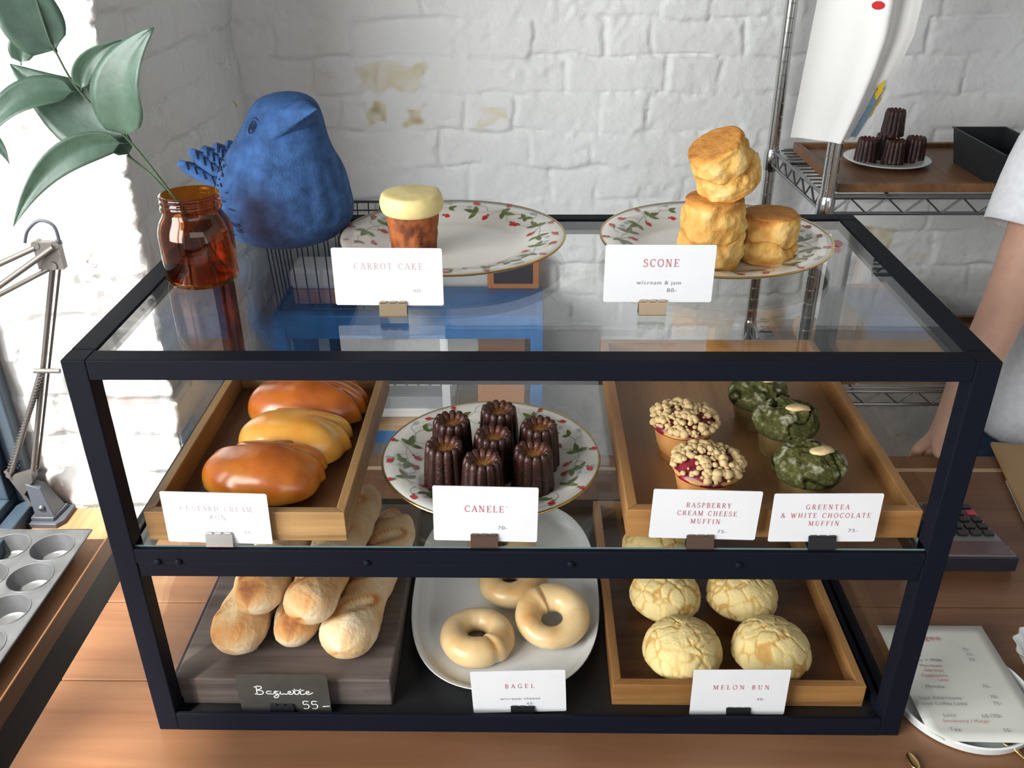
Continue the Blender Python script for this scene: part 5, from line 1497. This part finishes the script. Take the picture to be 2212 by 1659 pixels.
chains = [
 [('pelvis', (PX_, PY_, -.02), (.135, .095)), ('waist', (PX_, PY_, .12), (.118, .085)), ('chest', (PX_, PY_, .30), (.140, .098)), ('collar', (PX_, PY_+.005, .45), (.085, .070)), ('neck', (PX_, PY_-.005, .535), .050), ('jaw', (PX_, PY_-.022, .600), (.062, .066)), ('head', (PX_, PY_-.014, .680), (.076, .088)), ('crown', (PX_, PY_-.004, .755), (.060, .070))],
 [('collar', 0, 0), ('shR', (.785, .690, .445), .050), ('uaR', (.756, .656, .325), .044), ('elR', (.716, .618, .205), .0355), ('faR', (.678, .583, .125), .0315), ('wrR', (.643, .558, .066), .0225), ('Rpalm', (.635, .546, .0290), (.021, .017))],
 [('collar', 0, 0), ('shL', (1.080, .697, .445), .050), ('uaL', (1.120, .705, .335), .045), ('elL', (1.142, .715, .215), .036), ('faL', (1.150, .675, .130), .033), ('wrL', (1.150, .610, .030), .0235), ('Lpalm', (1.148, .590, -.020), (.021, .017))],
 [('pelvis', 0, 0), ('hipR', (PX_-.088, PY_, -.10), .085), ('knR', (PX_-.095, PY_-.010, -.445), .055), ('anR', (PX_-.098, PY_+.015, -.800), .038), ('toR', (PX_-.108, PY_-.115, -.862), .033)],
 [('pelvis', 0, 0), ('hipL', (PX_+.088, PY_, -.10), .085), ('knL', (PX_+.095, PY_-.010, -.445), .055), ('anL', (PX_+.098, PY_+.015, -.800), .038), ('toL', (PX_+.108, PY_-.115, -.862), .033)]]
chains += hand('R', None, (.635, .546, .0290), (-.16, .06, -1), (1, 0, 0), (0, 1, 0), curl=.12, thumb=((.618, .530, .0260), (.613, .513, .0175), (.614, .498, .0105)), k=.9)
chains += hand('L', None, (1.148, .590, -.020), (0, -.18, -1), (1, 0, 0), (0, -1, 0), thumb=((1.128, .578, -.030), (1.118, .566, -.055), (1.115, .560, -.080)))
pers = skin_body('person', chains, M['skin'])
tag(pers, 'person in a white T-shirt and jeans leaning a hand on the counter', 'person')
# clothing
def erings(spec, n=40):
    out = []
    for (z, cx, cy, rx, ry) in spec:
        out.append([(cx+rx*math.cos(2*PI*k/n), cy+ry*math.sin(2*PI*k/n), z + .004*math.sin(6*PI*k/n)) for k in range(n)])
    return out
sh = MB()
spec = [(-.040, PX_, PY_, .172, .128), (-.036, PX_, PY_, .176, .132), (.03, PX_, PY_, .168, .122), (.12, PX_, PY_, .162, .114), (.24, PX_, PY_, .170, .120), (.36, PX_, PY_, .180, .118), (.43, PX_, PY_+.002, .182, .102), (.480, PX_, PY_+.002, .150, .084), (.500, PX_, PY_, .086, .070), (.512, PX_, PY_-.004, .070, .064)]
sm = catmull([Vector((a, d, e)) for a, b, c, d, e in spec], 3)
rings = erings([(p.x, PX_, PY_, p.y, p.z) for p in sm])
for i, r_ in enumerate(rings):
    for k in range(len(r_)):
        x, y, z = r_[k]; d = noise.noise(Vector((x*9, y*9, z*5)))*.009 + math.sin(x*55+z*30)*.002
        r_[k] = (x+d*.6, y+d, z)
sh.rings(rings, cap0=False, cap1=False)
def sleeve(a, b, c, ra, rb, rc_):
    P = catmull([a, b, c], 6); n = len(P); rows = []
    for i, p in enumerate(P):
        t = i/(n-1); r = ra+(rb-ra)*min(1, t*2) if t < .5 else rb+(rc_-rb)*(t-.5)*2
        d = (P[min(i+1, n-1)]-P[max(i-1, 0)]).normalized(); u = d.cross(Vector((0, 1, 0))).normalized(); w = d.cross(u)
        rows.append([p + (u*math.cos(2*PI*k/28) + w*math.sin(2*PI*k/28))*(r+.003*math.sin(2*PI*k/28*3+t*4)) for k in range(28)])
    sh.rings(rows, cap0=False, cap1=False)
sleeve(Vector((.860, .690, .445)), Vector((.785, .674, .432)), Vector((.737, .640, .312)), .064, .068, .065)
sleeve(Vector((1.010, .697, .445)), Vector((1.095, .702, .430)), Vector((1.135, .705, .300)), .066, .066, .064)
sh.build('t_shirt', M['shirt'], pers, smooth=180, fix=False, solid=.002)
jn = MB()
jn.rings(erings([(.0, PX_, PY_, .156, .114), (-.06, PX_, PY_, .168, .122), (-.18, PX_, PY_, .172, .116)]), cap0=True, cap1=True)
for s in (-1, 1):
    jn.rings(erings([(-.14, PX_+s*.082, PY_, .094, .104), (-.30, PX_+s*.090, PY_-.004, .080, .086), (-.45, PX_+s*.095, PY_-.008, .066, .070), (-.65, PX_+s*.097, PY_+.002, .058, .062), (-.835, PX_+s*.099, PY_+.010, .054, .058)], 28))
jn.build('jeans', M['jeans'], pers, smooth=60)
for s in (-1, 1):
    b = MB(); b.rings([[(PX_+s*(.100+.05*0)+ (.048*(1-.15*t))*math.cos(a), PY_-.045 + .125*math.sin(a), FLOOR+z) for a in [2*PI*k/28 for k in range(28)]] for t, z in ((0, .0005), (0, .03), (.6, .062), (2.2, .085))])
    b.build('shoe', M['whitebox'], pers, smooth=60)
hr = MB(); rows = []
for i in range(15):
    t = PI*.70*i/14
    row = []
    for k in range(36):
        a = 2*PI*k/36
        front = max(0, -math.sin(a)); tt = t*(1 - .52*front)
        x = .083*math.sin(tt)*math.cos(a); y = .098*math.sin(tt)*math.sin(a); z = .100*math.cos(tt)
        d = noise.noise(Vector((x*40, y*40, z*12)))*.004
        row.append((PX_+x+d, PY_-.004+y+d, .706+z))
    rows.append(row)
hr.rings(rows, cap1=False); hr.build('hair', M['hair'], pers, smooth=180, solid=.004)
fc = MB(); 
for s in (-1, 1): fc.sphere((PX_+s*.029, PY_-.0885, .682), .0092, 14, 10, sy=.6, sz=.72)
fc.build('eyes', M['eye_white'], pers)
fc = MB()
for s in (-1, 1): fc.sphere((PX_+s*.029, PY_-.0920, .682), .0046, 12, 8, sy=.5)
fc.build('irises', M['hair'], pers)
fc = MB(); fc.rings([[(PX_+w*math.cos(a), y+h*.6*math.sin(a), z+h*.35*math.sin(a)) for a in [2*PI*k/16 for k in range(16)]] for (w, h, y, z) in ((.004, .006, PY_-.094, .690), (.0075, .010, PY_-.098, .668), (.0125, .013, PY_-.101, .652), (.010, .008, PY_-.092, .642))])
for s in (-1, 1): fc.sphere((PX_+s*.079, PY_-.010, .672), .020, 14, 10, sx=.35, sy=.7, sz=1.3)
fc.build('nose_and_ears', M['skin'], pers, smooth=180)
fc = MB(); fc.sphere((PX_, PY_-.086, .618), .022, 16, 10, sy=.32, sz=.30); fc.build('lips', M['lip'], pers, smooth=180)
